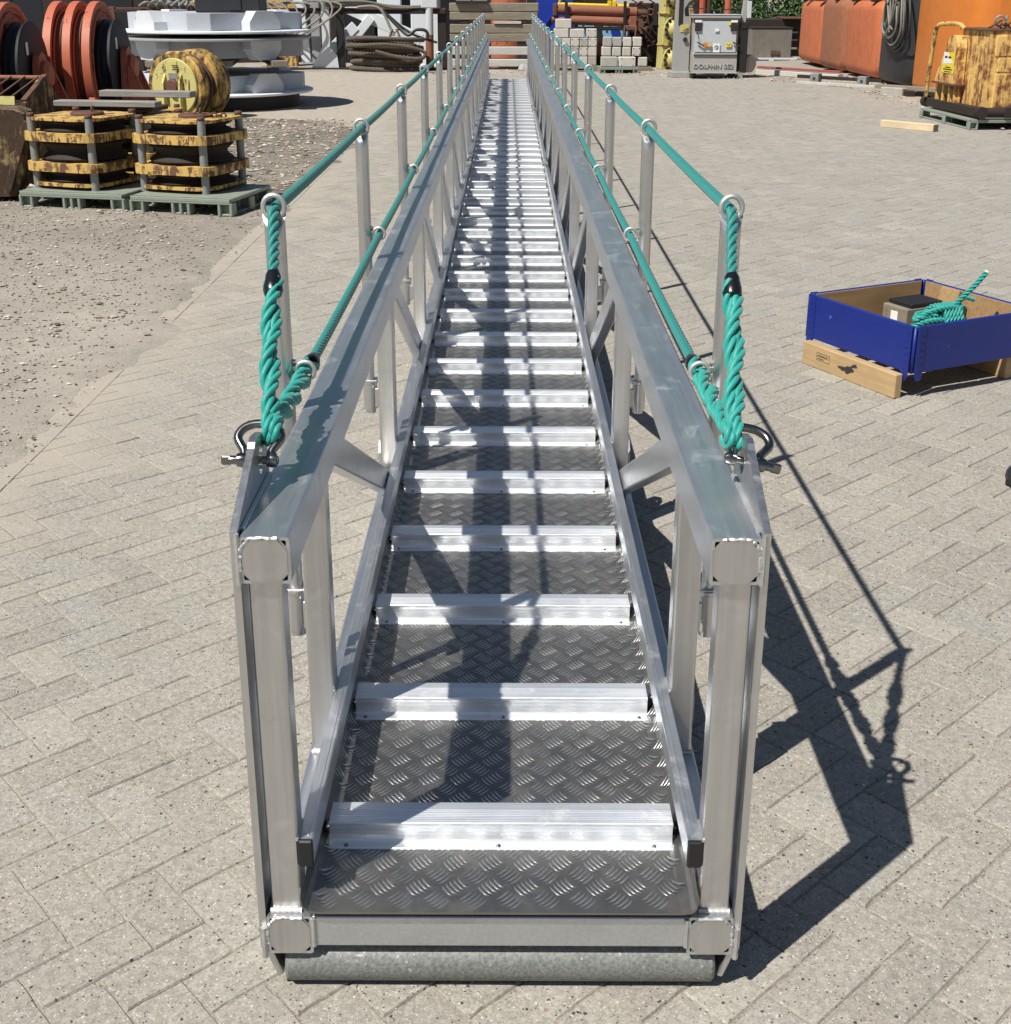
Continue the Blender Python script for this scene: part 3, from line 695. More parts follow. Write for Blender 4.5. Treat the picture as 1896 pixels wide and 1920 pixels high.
for sx in (-1, 1):
    side = 'left' if sx < 0 else 'right'
    eye = Vector((sx*.437, .280, 1.072)) if sx < 0 else Vector((sx*.440, .275, 1.064))
    for which in ('upper', 'lower'):
        zr, xr = (1.4305, SXX) if which == 'upper' else (1.068, SXX-.0485)
        rings = [Vector((sx*xr, y, zr-.006)) for y in SY]
        root = thing('handrail_rope', 'teal %s handrail rope threaded through the rings on the %s side of the gangway' % (which, side), 'rope', (0, 0, 0), 0, 'rope handrails of the gangway')
        r0 = .0130
        # through the rings, sagging a little between them
        path = []
        for a, b in zip(rings, rings[1:]):
            for k in range(10): t = k/10; path.append(a.lerp(b, t)-Vector((0, 0, (.004 if which == 'upper' else .006)*4*t*(1-t))))
        path.append(rings[-1]); cut = next(i for i, p in enumerate(path) if p.y > 8)
        if which == 'upper':
            tape = eye.lerp(rings[0], .655); lead = [tape, eye.lerp(rings[0], .83), rings[0]+Vector((0, -.012, -.002))]
        else:
            tape = rings[0]+Vector((0, .085, -.002)); lead = None
        near = ([*spline(lead, 6)[:-1]] if lead else []) + path[0 if lead else 1:cut+1]
        if not lead: near = [tape]+[p for p in near if p.y > tape.y+.02]
        b = MB(); b.tube(path[cut:], r0*.97, 8)
        V1, F1 = strands(near, r0, .072 if which == 'lower' else .076)
        o = len(V1); V1 += [list(p) for p in b.v]; F1 += [tuple(k+o for k in f) for f in b.f]
        link('rope_line', smesh('rope_line', [((V1, F1), 0)], [M['rope_taut']]), root)
        # spliced eye, two legs laid round each other from the shackle to the tape
        mid = eye.lerp(tape, .5)+Vector((sx*.004, -.004, -.008)); E0 = eye+Vector((0, .0, .01))
        body = spline([E0, mid, tape], 14)
        A_, B_ = helix_pair(body, .0094, .23, .6 if sx > 0 else 0.)
        parts = [(strands(q, .0132, .10, seg=12, cs=7), 0) for q in (A_, B_)]
        up = (tape-eye).normalized(); sd = Vector((0, 1, 0)) if which == 'upper' else Vector((0, .75, -.65))
        dy = Vector((0, -1, 0)); sx_ = up.cross(Vector((1, 0, 0))).normalized(); cy = eye-up*.006
        loop = [cy+up*.035+sx_*.013*1.0, cy+up*.012+sx_*.018, cy-up*.010+sx_*.011, cy-up*.016, cy-up*.010-sx_*.011, cy+up*.012-sx_*.018, cy+up*.035-sx_*.013]
        off = Vector((-sx*.016, 0, 0)) if which == 'lower' else Vector((sx*.010, 0, 0))
        parts.append((strands([p+off*.6 for p in spline(loop, 6)], .0122, .09, seg=12, cs=7), 0))
        link('eye_splice', smesh('eye_splice', parts, [M['rope']]), root)
        tl = [tape.lerp(rings[0], -.12 if which == 'upper' else .0)+(up if which == 'upper' else (rings[1]-rings[0]).normalized())*t for t in (-.012, -.004, .010, .026, .036, .042)]
        MB().tube(tl, [.018, .0205, .0195, .0165, .0155, .013], 12).build('tape_wrap', M['tape'], root)
    # bow shackle through the lug of the side plate
    sh = thing('bow_shackle', 'stainless steel bow shackle pinned through the %s lug at the near end of the gangway' % side, 'shackle', (sx*.4583, HY, HZ), 0, 'shackles holding the ropes')
    d = Vector((0, .75, .66)).normalized(); x = Vector((1, 0, 0)); pts_ = []
    for u, v in ((.025, 0), (.025, .010), (.027, .021), (.034, .033), (.040, .044), (.040, .055), (.032, .068), (.017, .076), (0, .078)): pts_.append((u, v))
    pts_ = pts_+[(-u, v) for u, v in reversed(pts_[:-1])]
    MB().tube(spline([x*u+d*v for u, v in pts_], 5), .0086, 12).build('bow', M['stainless'], sh)
    b = MB(); b.cyl((-.040, 0, 0), (.040, 0, 0), .0078, n=14)
    for s2 in (-1, 1): b.lathe([(.006, -.011), (.0125, -.009), (.0145, 0), (.0125, .009), (.006, .011)], (s2*.028, 0, 0), (1, 0, 0), 16)
    if sx > 0: sh.rotation_euler = (-.12, .20, -.12)
    e = -.042 if sx < 0 else .042
    b.lathe([(.0075, -.010), (.0085, -.004), (.0085, .004), (.0078, .010)], (e, 0, 0), (1, 0, 0), 14)
    b.box((e*1.36, 0, 0), (.020, .009, .019), b=.004); b.build('pin', M['stainless'], sh)
#@@SPLIT2
# ------------------------------------------------------------------ pallet with blue collar, and what lies in it
PA = math.atan2(.354, .712)                                        # direction of the far-going side
PU = Vector((math.cos(PA), math.sin(PA), 0)); PV = Vector((math.sin(PA), -math.cos(PA), 0))
pl = thing('wooden_pallet', 'wooden pallet on the paving carrying a blue collar, black stain on its side board', 'pallet', (1.573, 4.373, 0), PA)
# local x runs along PU (right and away), local y runs away from the camera; the stained board runs along -y at x = 0
LP, WP = .78, .69
def lb(y0, y1, x0, x1, z0, z1, mat, name, parent, b=.004):
    return MB().box(((x0+x1)/2, (y0+y1)/2, (z0+z1)/2), (abs(x1-x0), abs(y1-y0), z1-z0), b=b).build(name, mat, parent)
for x in (0.0, .74): lb(-WP, 0, x, x+.045, 0, .122, M['wood_new'], 'stringer', pl)
k = 0
for y in (-.10, -.235, -.37, -.50, -.60):
    lb(y-.05, y+.05, .085, LP-.03, .123, .134, M['wood_pallet'], 'deck_board', pl, .002)
V = []; 
rs = random.Random(5); out = []
for i in range(26):
    a = 2*math.pi*i/26; r = 1+.35*math.sin(3*a+1)+.22*math.sin(7*a); out.append((-.36+.056*math.cos(a)*r-.012*math.sin(a), .064+.022*math.sin(a)*r-.014*math.cos(a)))
MB().prism(out, lambda a, b: (-.0012, a, b), (.001, 0, 0)).build('stain', M['ink'], pl)
b = MB()
for y0, y1, z0, z1 in ((-.215, -.115, .086, .088), (-.215, -.115, .048, .050), (-.116, -.1145, .048, .088), (-.2155, -.214, .048, .088)): b.box((-.0006, (y0+y1)/2, (z0+z1)/2), (.001, y1-y0, z1-z0), b=.0002)
for i in range(9): b.box((-.0006, -.125-.009*i, .071+.004*(i % 2)), (.001, .006, .008), b=.0002)
for i in range(4): b.box((-.0006, -.13-.012*i, .058), (.001, .009, .005), b=.0002)
b.build('stamp', M['rust_dark'], pl)
cl = thing('pallet_collar', 'dark blue hinged pallet collar standing on the wooden pallet', 'collar', (1.608, 4.445, 0), math.atan2(.354, .712))
CL, CW, Z0, Z1, T = .795, .77, .128, .36, .02
def cboard(p0, p1, inner):
    p0, p1 = Vector(p0), Vector(p1); d = (p1-p0).normalized(); L = (p1-p0).length; n = Vector((-d.y, d.x, 0))
    o = MB().bar(p0+d*.012+Vector((0, 0, (Z0+Z1)/2)), p1-d*.012+Vector((0, 0, (Z0+Z1)/2)), T, Z1-Z0, .004).build('side_board', M['blue_collar'], cl)
    ins = MB().bar(p0+d*.03+n*inner*.0125+Vector((0, 0, (Z0+Z1)/2)), p1-d*.03+n*inner*.0125+Vector((0, 0, (Z0+Z1)/2)), .006, Z1-Z0-.008, .001).build('inner_face', M['wood_in'], o)
cs = [(0, 0), (0, -CW), (CL, -CW), (CL, 0)]
for i in range(4):
    a, c = cs[i], cs[(i+1) % 4]; cboard(a+(0,), c+(0,), 1)
for i, (x, y) in enumerate(cs):
    for dx, dy in ((0, -1 if y == 0 else 1), (1 if x == 0 else -1, 0)):
        b = MB(); sxx = -.0115 if x == 0 else .0115; syy = .0115 if y == 0 else -.0115
        cx, cy = (x+sxx, y+dy*.035) if dx == 0 else (x+dx*.035, y+syy)
        sz = (.004, .05, .255) if dx == 0 else (.05, .004, .255)
        b.box((cx, cy, .235), sz, b=.0015)
        if dx == 0: b.prism([(.022*math.cos(k*.4488+math.pi), .022*math.sin(k*.4488+math.pi)) for k in range(8)], lambda a, c: (cx-.002, cy+a, .110+c), (.004, 0, 0))
        else: b.prism([(.022*math.cos(k*.4488+math.pi), .022*math.sin(k*.4488+math.pi)) for k in range(8)], lambda a, c: (cx+a, cy-.002, .110+c), (0, .004, 0))
        for k in range(6): b.box((cx+(sxx*.25 if dx == 0 else 0), cy+(syy*.25 if dx else 0), .15+k*.035), (.006 if dx == 0 else .022, .022 if dx == 0 else .006, .004), b=.001)
        b.build('corner_hinge', M['blue_collar'], cl)
    MB().cyl((x, y, .13), (x, y, .355), .008, n=10).build('hinge_pin', M['blue_collar'], cl)
def inP(x, y, z): return Vector((1.608, 4.445, 0))+PU*x+PV*(-y)+Vector((0, 0, z))
cb = thing('small_crate', 'small black topped wooden crate inside the blue collar behind the rope coil', 'crate', inP(.53, -.20, .14), PA)
MB().box((0, 0, .075), (.24, .18, .15), b=.003).build('case', M['wood_old'], cb); MB().box((0.02, 0, .163), (.22, .17, .022), b=.003).build('lid', M['black'], cb)
MB().box((-.122, 0, .10), (.004, .05, .05), b=.001).build('label_plate', M['stickerw'], cb)
wd = thing('wooden_wedge', 'brown plank offcut leaning inside the blue collar by the crate', 'offcut', inP(.67, -.30, .14), PA)
MB().box((0, 0, .11), (.03, .13, .26), Matrix.Rotation(.25, 3, 'Y'), .003).build('board', M['wood_in'], wd); MB().box((.035, 0, .09), (.02, .10, .20), Matrix.Rotation(.2, 3, 'Y'), .003).build('board', M['rust'], wd)
rc = thing('rope_coil', 'bundle of teal rope with its tail sticking up inside the blue collar', 'rope', inP(.42, -.50, .185), PA)
parts = []
for k in range(11):
    a0 = k*1.9; pts = []
    for i in range(26):
        t = 2*math.pi*i/25; rr_ = .042+.018*math.sin(k*1.3)
        x = .16*math.cos(t)*(1-.03*k*.3); y = rr_*math.sin(t)+.012*math.sin(a0); z = .05+.018*(k % 6)+.035*math.sin(t*1+a0)*.6+.012*math.cos(2*t+a0)
        pts.append((x+.02*math.sin(a0), y, max(.014, z)))
    parts.append((strands(pts, .0155, .075, seg=8, cs=6), 0))
for k in range(5):
    pts = [Vector((-.03+.024*k+.02*math.sin(t), .085*math.cos(t), .085+.088*math.sin(t))) for t in np.linspace(-.6, 3.7, 20)]
    parts.append((strands(pts, .0155, .075, seg=8, cs=6), 0))
tail = spline([(.02, -.01, .12), (.07, -.02, .17), (.11, -.04, .22), (.15, -.07, .28), (.195, -.09, .345)], 8)
parts.append((strands(tail, .0145, .07, seg=9, cs=6), 0))
parts.append((strands(spline([(.05, .02, .13), (.12, .01, .165), (.19, .02, .19), (.235, .0, .18)], 6), .0125, .06, seg=9, cs=6), 0))
link('coil', smesh('coil', parts, [M['rope']]), rc)
MB().cyl((.194, -.09, .343), (.200, -.092, .352), .012, n=10).build('cut_end', M['stickerw'], rc)
# plank lying on the paving
d = Vector((6.06-5.51, 15.93-16.63, 0)); pk = thing('timber_offcut', 'short pale timber offcut lying alone on the paving before the yellow machine', 'timber', (5.785, 16.28, 0), math.atan2(d.y, d.x))
MB().box((0, 0, .05), (d.length, .12, .10), b=.006).build('timber', M['wood_newx'], pk); MB().box((d.length/2+.001, 0, .05), (.004, .118, .098), b=.001).build('end_grain', M['wood_old'], pk)

# ------------------------------------------------------------------ sheave blocks on plastic pallets (left)
def plastic_pallet(name, loc, rz, L=1.02, D=.82, label='', group=None, H=.155, cat='pallet'):
    t = thing(name, label, cat, loc, rz, group)
    b = MB().box((L/2, D/2, H-.018), (L, D, .036), b=.006); b.box((L/2, .012, H-.025), (L, .02, .05), b=.004); b.build('deck', M['pallet_green'], t)
    for i, x in enumerate((.055, L/2, L-.055)):
        for j, y in enumerate((.055, D/2, D-.055)):
            b = MB(); n = 3 if i == 1 else 2; wd = .11 if i != 1 else .15
            for k in range(n):
                xx = x-wd/2+wd*k/(n-1); b.box((xx, y, (H-.036)/2), (.028, .10, H-.04), b=.006)
            b.box((x, y+.02, (H-.036)/2), (wd, .03, H-.05), b=.004); b.build('foot', M['pallet_green'], t)
    for x in (.055, L/2, L-.055): MB().box((x, D/2, .012), (.09, D-.04, .018), b=.004).build('runner', M['pallet_green'], t)
    return t
PR = rad(-12.5)
plastic_pallet('plastic_pallet', (-4.41, 9.26, 0), PR, 1.02, .80, label='grey green plastic pallet under the left sheave block', group='plastic pallets')
plastic_pallet('plastic_pallet', (-3.33, 8.99, 0), PR, .95, .90, label='grey green plastic pallet under the right sheave block', group='plastic pallets')
def rsq(a, r, n=5):
    out = []
    for sx, sy, a0 in ((1, 1, 0), (-1, 1, 90), (-1, -1, 180), (1, -1, 270)):
        for k in range(n+1): an = rad(a0+90*k/n); out.append((sx*(a-r)+r*math.cos(an), sy*(a-r)+r*math.sin(an)))
    return out
def sheave_block(loc, rz, label, zs, a=.385, group='yellow sheave blocks'):
    t = thing('sheave_block', label, 'pulley block', loc, rz, group)
    H = zs[-1][1]
    for i, (z0, z1) in enumerate(zs):
        p = rsq(a*1.0, .20) if i in (0, len(zs)-1) else rsq(a*1.06, .15)
        b = MB().prism(p, lambda x, y, z0=z0: (x, y, z0), (0, 0, z1-z0)); b.build('frame_plate', M['yellow_rust'], t)
    for i in range(len(zs)-1):
        z0, z1 = zs[i][1], zs[i+1][0]; zm = (z0+z1)/2; h = (z1-z0)
        MB().lathe([(.05, -h*.48), (a*.96, -h*.42), (a*.98, -h*.34), (a*.84, -h*.1), (a*.82, 0), (a*.84, h*.1), (a*.98, h*.34), (a*.96, h*.42), (.05, h*.48)], (0, 0, zm), (0, 0, 1), 40).build('sheave', M['rust_dark'], t)
    for sx in (-1, 1):
        for sy in (-1, 1):
            MB().cyl((sx*a*.82, sy*a*.82, zs[0][0]-.03), (sx*a*.82, sy*a*.82, H), .036, n=16).build('spacer_bolt', M['galv'], t)
            MB().cyl((sx*a*.82, sy*a*.82, H), (sx*a*.82, sy*a*.82, H+.035), .034, n=6).build('bolt_head', M['rust'], t)
    b = MB().lathe([(.001, .03), (.14, .03), (.15, .02), (.15, 0)], (.06, 0, H), (0, 0, 1), 24); b.torus((.10, .03, H+.045), (1, .4, 0), .03, .009); b.build('hub_cover', M['rust'], t)
    return t
c, s_ = math.cos(PR), math.sin(PR)
ZS = [(.185, .215), (.318, .396), (.585, .662), (.765, .79)]
sheave_block((-3.90, 9.66, 0), PR-.13, 'yellow four plate sheave block on the left plastic pallet', ZS)
sheave_block((-2.87, 9.48, 0), PR-.11, 'rustier yellow sheave block on the right plastic pallet', ZS)
o = sheave_block((-3.95, 11.1, 0), PR+.1, 'yellow sheave block behind the other two with grey planks lying on top', [(.10, .14), (.26, .33), (.48, .55), (.66, .70)], .50)
for (x0, y0, x1, y1, z, hh, lab) in ((-4.47, 10.65, -3.42, 10.50, .785, .055, 'long weathered grey plank lying lower across the sheave block'), (-4.12, 11.0, -3.16, 10.85, .85, .062, 'shorter weathered grey plank lying higher across the sheave block')):
    L = math.hypot(x1-x0, y1-y0); t = thing('plank', lab, 'plank', ((x0+x1)/2, (y0+y1)/2, z), math.atan2(y1-y0, x1-x0), 'grey planks on the sheave block')
    MB().box((0, 0, hh/2), (L, .16, hh), b=.006).build('board', M['wood_oldp'], t)
t = thing('timber_block', 'dark timber block under the grey planks', 'timber', (-3.9, 10.8, .735), PR); MB().box((0, 0, .024), (.9, .35, .048), b=.01).build('board', M['rust'], t)
# anchor chain bits and shackle pieces on the right block
t = thing('chain', 'short rusty chain lying on the right sheave block', 'chain', (-2.68, 9.42, .793), .1)
for i in range(7): MB().torus((-.12+.042*i, .02*math.sin(i*2), .014), (0, .25 if i % 2 else 1, 1 if i % 2 else .35), .022, .008, 12, 6).build('chain_link', M['rust'], t)
# yellow drum
ax = Vector((.40, .92, 0)).normalized()
t = thing('sheave_drum', 'yellow double sheave drum standing upright behind the plastic pallets', 'drum', (-5.02, 17.3, .50), math.atan2(ax.y, ax.x)-math.pi/2); t.scale = (1.12, 1.12, 1.12)
A = (0, 1, 0)
MB().lathe([(.10, -.03), (.36, -.03), (.37, -.02), (.37, 0)], (0, 0, 0), A, 48).build('face_plate', M['yellow_pale'], t)
MB().lathe([(.30, 0), (.435, .0), (.46, .02), (.46, .12), (.44, .14), (.38, .16)], (0, 0, 0), A, 48).build('front_flange', M['yellow_grime'], t)
MB().lathe([(.37, .15), (.40, .16), (.40, .30), (.37, .31)], (0, 0, 0), A, 48).build('groove', M['rust_dark'], t)
for y in (.19, .26): MB().torus((0, y, 0), A, .405, .02, 48, 8).build('rope_ring', M['rust'], t)
MB().lathe([(.38, .30), (.45, .32), (.47, .36), (.47, .58), (.44, .64), (.36, .66), (.1, .66)], (0, 0, 0), A, 48).build('rear_flange', M['yellow_grime'], t)
for x in (-.135, .135): MB().prism([(0, .17), (.0, -.36), (-.09, -.36), (-.07, .05)], lambda a, b, x=x: (x-.015, -.03+a, b), (.03, 0, 0)).build('fin', M['yellow_pale'], t)
MB().box((0, -.035, .18), (.15, .012, .30), b=.002).build('centre_plate', M['yellow_pale'], t)
MB().lathe([(.02, -.10), (.085, -.10), (.10, -.08), (.10, -.03)], (0, 0, 0), A, 28).build('hub', M['brown_hub'], t)
MB().box((0, -.044, .14), (.13, .006, .075), b=.001).build('name_plate', M['galv'], t)
b = MB()
for i in range(3): b.box((.05+.006*(i % 2), -.043, .275-.026*i), (.10-.016*(i % 2), .003, .011), b=.0005)
for i in range(4): b.box((.02+.022*i, -.043, .262-.02*(i % 2)), (.007, .003, .02), b=.0005)
b.build('stencil', M['ink'], t)
b = MB()
for i in range(9): b.bar((-.28+.022*i, -.036, .10+.018*i+.012*(i % 2)), (-.265+.022*i, -.036, .135+.017*i-.02*(i % 3)), .004, .004, .0005)
b.build('chalk_mark', M['stickerw'], t)

# ------------------------------------------------------------------ big orange sheaves (left edge)
def sheave_set(x, y, label, n):
    t = thing('cable_sheave', label, 'sheave', (x, y, 1.0), rad(3), 'orange cable sheaves'); A = (1, 0, 0)
    for i in range(n):
        o = MB().lathe([(.10, -.05), (.70, -.05), (.75, -.045), (.75, .045), (.70, .05), (.68, .03), (.10, .02)], (-.22*(n-1-i), 0, 0), A, 56).build('flange', M['orange_rust'], t)
        if i < n-1: MB().lathe([(.60, .05), (.63, .06), (.63, .12), (.60, .13)], (-.22*(n-1-i), 0, 0), A, 56).build('drum', M['rust'], o)
        b = MB(); b.torus((-.22*(n-1-i)+.055, 0, 0), A, .645, .012, 56, 6); b.build('rim_lip', M['orange_rust'], o)
        MB().cyl((-.22*(n-1-i)+.02, -.22, .50), (-.22*(n-1-i)+.07, -.22, .50), .03, n=10).build('lug', M['rust'], o)
    MB().lathe([(.05, .06), (.50, .06), (.545, .07), (.545, .10), (.50, .12), (.50, .17), (.545, .19), (.555, .22), (.53, .23), (.05, .22)], (0, 0, 0), A, 56).build('brake_disc', M['navy'], t)
    MB().box((.235, -.22, .28), (.006, .07, .13), b=.001).build('paper_label', M['stickerw'], t)
    MB().prism([(-.42, -1.0), (.42, -1.0), (.15, .12), (.10, .20), (0, .24), (-.10, .20), (-.15, .12)], lambda a, b: (.25, a, b), (.07, 0, 0)).build('bearing_plate', M['orange_rust'], t)
    MB().lathe([(.03, .32), (.13, .32), (.15, .36), (.11, .40), (.03, .40)], (0, 0, 0), A, 28).build('hub', M['orange_rust'], t)
    for s2 in (-1, 1): MB().prism([(0, -1.0), (.45, -1.0), (.06, .0), (0, .02)], lambda a, b, s2=s2: (.33+a, s2*.16, b), (0, s2*.04, 0)).build('gusset', M['orange_rust'], t)
    MB().prism([(-.28, -1.0), (.20, -1.0), (.12, -.33), (.02, -.30), (-.18, -.52), (-.20, -.6)], lambda a, b: (-.02+a*.3, -.70+a*.1, b), (.08, -.06, 0)).build('stay_plate', M['orange_rust'], t)
    return t
sheave_set(-4.86, 13.45, 'orange triple sheave with dark brake disc standing behind the pulley blocks', 3)
sheave_set(-5.36, 11.95, 'orange sheave with dark disc cut off by the left edge', 2)
# clamshell grab in front of them
t = thing('clamshell_grab', 'yellow and rusty clamshell grab with bars across its top at far left', 'grab', (-4.95, 10.6, 0), rad(-4))
MB().cyl((-.9, .25, 1.04), (.29, .25, 1.04), .024, n=12).build('top_pipe', M['rust_red'], t)
for x in (-.26, -.12, .02, .16): MB().bar((x+.09, .25, 1.055), (x-.02, -.22, .875), .018, .018).build('rod', M['rust'], t)
MB().prism([(.28, 1.05), (.30, .98), (.55, .80), (.62, .45), (.55, .02), (-.15, .02), (-.30, .35), (-.27, .84), (.18, 1.05)], lambda a, b: (.27, a, b), (.05, 0, 0)).build('side_plate', M['yellow_dark'], t)
MB().bar((.295, -.26, .86), (.295, .28, 1.065), .055, .022).build('edge_strip', M['rust'], t)
MB().prism([(-.25, .73), (-.22, .895), (-.205, .895), (-.235, .73)], lambda a, b: (-1.0, a, b), (1.19, 0, 0)).build('front_plate', M['yellow_pale'], t)
MB().prism([(-.21, .76), (.5, .80), (.58, .45), (.5, .04), (-.12, .04), (-.26, .35)], lambda a, b: (-1.0, a, b), (1.265, 0, 0)).build('shell', M['rust_dark'], t)
t = thing('rusty_casting', 'rust covered yellow steel casting cut off by the left edge beside the pallets', 'casting', (-4.75, 9.75, 0), rad(10))
MB().prism([(-.65, .06), (.16, .06), (.28, .34), (.33, .70), (.30, .80), (.22, .84), (-.6, .88)], lambda a, b: (a, -.25, b), (0, .5, 0)).build('body', M['yellow_dark'], t)
MB().bar((.10, -.28, .12), (.34, -.28, .74), .03, .06).build('rib', M['yellow_dark'], t); MB().lathe([(.02, -.03), (.05, -.03), (.06, 0)], (.22, -.25, .42), (0, 1, 0), 16).build('boss', M['rust'], t)

# ------------------------------------------------------------------ white slewing pedestals (left background)
def octo(a, cut): return [(a, cut), (cut, a), (-cut, a), (-a, cut), (-a, -cut), (-cut, -a), (cut, -a), (a, -cut)]
def pedestal(z, up, label, drum=True, mat='pedestal'):
    t = thing('slewing_pedestal', label, 'machine part', (-4.95, 20.0, z), rad(-43), 'white pedestals stacked in the yard'); s = 1 if up else -1
    if drum: MB().lathe([(1.34, 0), (1.34, .22*s), (1.30, .23*s)], (0, 0, 0), (0, 0, 1), 56).build('drum_base', M['navy'], t)
    z0 = .235*s if drum else 0
    MB().lathe([(.9, z0), (1.56, z0), (1.58, z0+.012*s), (1.58, z0+.035*s), (1.55, z0+.045*s), (.9, z0+.045*s)], (0, 0, 0), (0, 0, 1), 72).build('flange', M['white_clean'] if up else M['greyblue'], t)
    zb = z0+.046*s
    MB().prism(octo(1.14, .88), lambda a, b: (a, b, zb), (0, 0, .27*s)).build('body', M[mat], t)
    for k in range(4):
        a = k*math.pi/2; Rm = rz_m(a)
        b = MB(); lo = [(-.30, -.0), (.30, 0), (.30, .13), (.17, .30), (-.17, .30), (-.30, .13)]
        b.prism(lo, lambda p, q: Rm @ Vector((1.12, p, 0)) + Vector((0, 0, zb+q*s)), Rm @ Vector((.26, 0, 0))); b.build('lug_box', M['white'], t)
        a2 = a+math.pi/4; Rm2 = rz_m(a2)
        MB().torus(Rm2 @ Vector((1.32, 0, 0))+Vector((0, 0, zb+.07*s)), Rm2 @ Vector((1, 0, 0)), .05, .022, 16, 8).build('lifting_eye', M['white_clean'], t)
    return t
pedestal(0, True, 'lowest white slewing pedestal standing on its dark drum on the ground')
for i, (x, lab) in enumerate(((-5.75, 'nearer dark beam between the lower two pedestals, left one'), (-4.75, 'dark beam between the lower two pedestals, middle one'), (-4.0, 'dark beam between the lower two pedestals, right one'))):
    t = thing('timber_beam', lab, 'timber', (x, 19.9, .70), rad(90+8*i), 'beams between the pedestals'); MB().box((0, 0, .05), (2.2, .26, .10), b=.01).build('beam', M['wood_old'], t)
pedestal(1.145, False, 'middle slewing pedestal turned upside down on dark beams', False, 'greyblue')
for x in (-5.5, -4.4):
    t = thing('timber_beam', 'thin dark beam under the top pedestal, ' + ('left one' if x < -5 else 'right one'), 'timber', (x, 20, 1.146), rad(85), 'beams between the pedestals'); MB().box((0, 0, .035), (1.9, .2, .068), b=.01).build('beam', M['black'], t)
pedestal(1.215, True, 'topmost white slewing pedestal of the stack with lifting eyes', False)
t = thing('steel_housing', 'dark blue grey steel housing on top of the white pedestals', 'housing', (-4.6, 19.7, 1.535), rad(4)); MB().box((0, 0, .3), (1.05, 1.0, .6), b=.02).build('case', M['grey_tank'], t); MB().box((.12, -.51, .13), (.2, .02, .18), b=.004).build('hatch', M['grey_tank'], t)

# ------------------------------------------------------------------ storage rack with slings (centre left background)
t = thing('storage_rack', 'long rusty storage rack of pipes with white and brown posts', 'rack', (0, 30.2, 0))
b = MB(); b.box((-5.9, 0, 1.39), (8.7, .12, .10), b=.01); b.build('top_beam', M['rust_dark'], t); MB().box((-5.9, 0, 1.46), (8.7, .05, .04), b=.005).build('top_beam', M['rust'], t)
MB().box((-5.9, -.1, .03), (8.7, .10, .06), b=.006).build('bottom_beam', M['rust_dark'], t)
for x in (-9.8, -7.2): MB().box((x, 0, .75), (.14, .14, 1.5), b=.01).build('post', M['rust'], t)
MB().box((-4.53, 0, .85), (.20, .16, 1.7), b=.01).build('post', M['white'], t); MB().prism([(-.42, 0), (.30, 0), (.26, .35), (.10, .55), (-.10, .55)], lambda a, c: (-4.53+a, -.09, c), (0, .03, 0)).build('foot_plate', M['white'], t)
MB().box((-4.18, .02, .72), (.20, .14, 1.4), b=.01).build('post', M['black'], t)
MB().cyl((-1.96, -.02, 0), (-1.96, -.02, .85), .10, n=16).build('post', M['rust_red'], t); MB().cyl((-1.96, -.02, .85), (-1.96, -.02, 1.5), .10, n=16).build('post', M['white'], t)
MB().box((-1.95, .0, 1.66), (.40, .25, .36), b=.02).build('post_head', M['white'], t); MB().box((-1.65, .1, .7), (.22, .12, 1.4), b=.01).build('post', M['rust_dark'], t)
t = thing('steel_trestle', 'white steel A frame with slanting legs leaning behind the rack', 'trestle', (0, 30.9, 0))
for (x0, z0, x1, z1, wd, mat) in ((-5.1, .15, -5.25, 1.7, .24, 'white_clean'), (-4.85, .1, -4.85, 1.7, .22, 'greyblue'), (-4.5, .45, -3.85, 1.05, .26, 'white_clean'), (-4.1, .5, -3.45, 1.25, .22, 'white_clean'), (-4.1, 1.5, -2.2, .7, .30, 'white_clean')):
    MB().bar((x0, x1*.06, z0), (x1, x1*.06, z1), wd, .12, .01, up=(0, 1, 0)).build('leg', M[mat], t)
t = thing('white_cabin', 'pale blue white steel cabin with dark opening behind the rack', 'cabin', (-2.6, 32.2, 0))
b = MB(); b.box((-.5, 0, 1.05), (.62, .8, 2.1), b=.02); b.box((.42, 0, 1.05), (.72, .8, 2.1), b=.02); b.box((0, 0, .35), (.6, .8, .7), b=.02); b.build('wall', M['white_clean'], t)
MB().box((.0, .15, 1.5), (.55, .6, 1.5), b=.01).build('opening', M['navy'], t); MB().box((.05, -.16, 1.75), (.16, .05, .10), rz_m(.2), .01).build('orange_tag', M['orange_bright'], t)
t = thing('crane_column', 'yellow steel column standing behind the white pedestals', 'column', (-5.9, 31.6, 0)); MB().box((0, 0, 1.0), (.8, .3, 2.0), b=.02).build('column', M['yellow_rust'], t); MB().bar((-.6, -.2, .2), (.5, -.2, 1.5), .08, .2).build('brace', M['yellow_rust'], t)
t = thing('yellow_girder', 'yellow girder high behind the orange sheave', 'girder', (-7.9, 27.5, 0)); MB().box((0, 0, 1.28), (1.3, .3, .26), b=.02).build('beam', M['yellow_rust'], t)
for x in (-.5, .5): MB().box((x, 0, .57), (.12, .2, 1.15), b=.01).build('leg', M['rust_dark'], t)
t = thing('yellow_girder', 'yellow beam lying on top of the storage rack', 'girder', (-7.0, 30.2, 1.485)); MB().box((0, 0, .11), (1.5, .3, .22), b=.02).build('beam', M['yellow_pipe'], t)
t = thing('wire_rope_coil', 'big flat coil of rusty wire rope under the storage rack', 'wire rope', (-3.0, 29.6, 0))
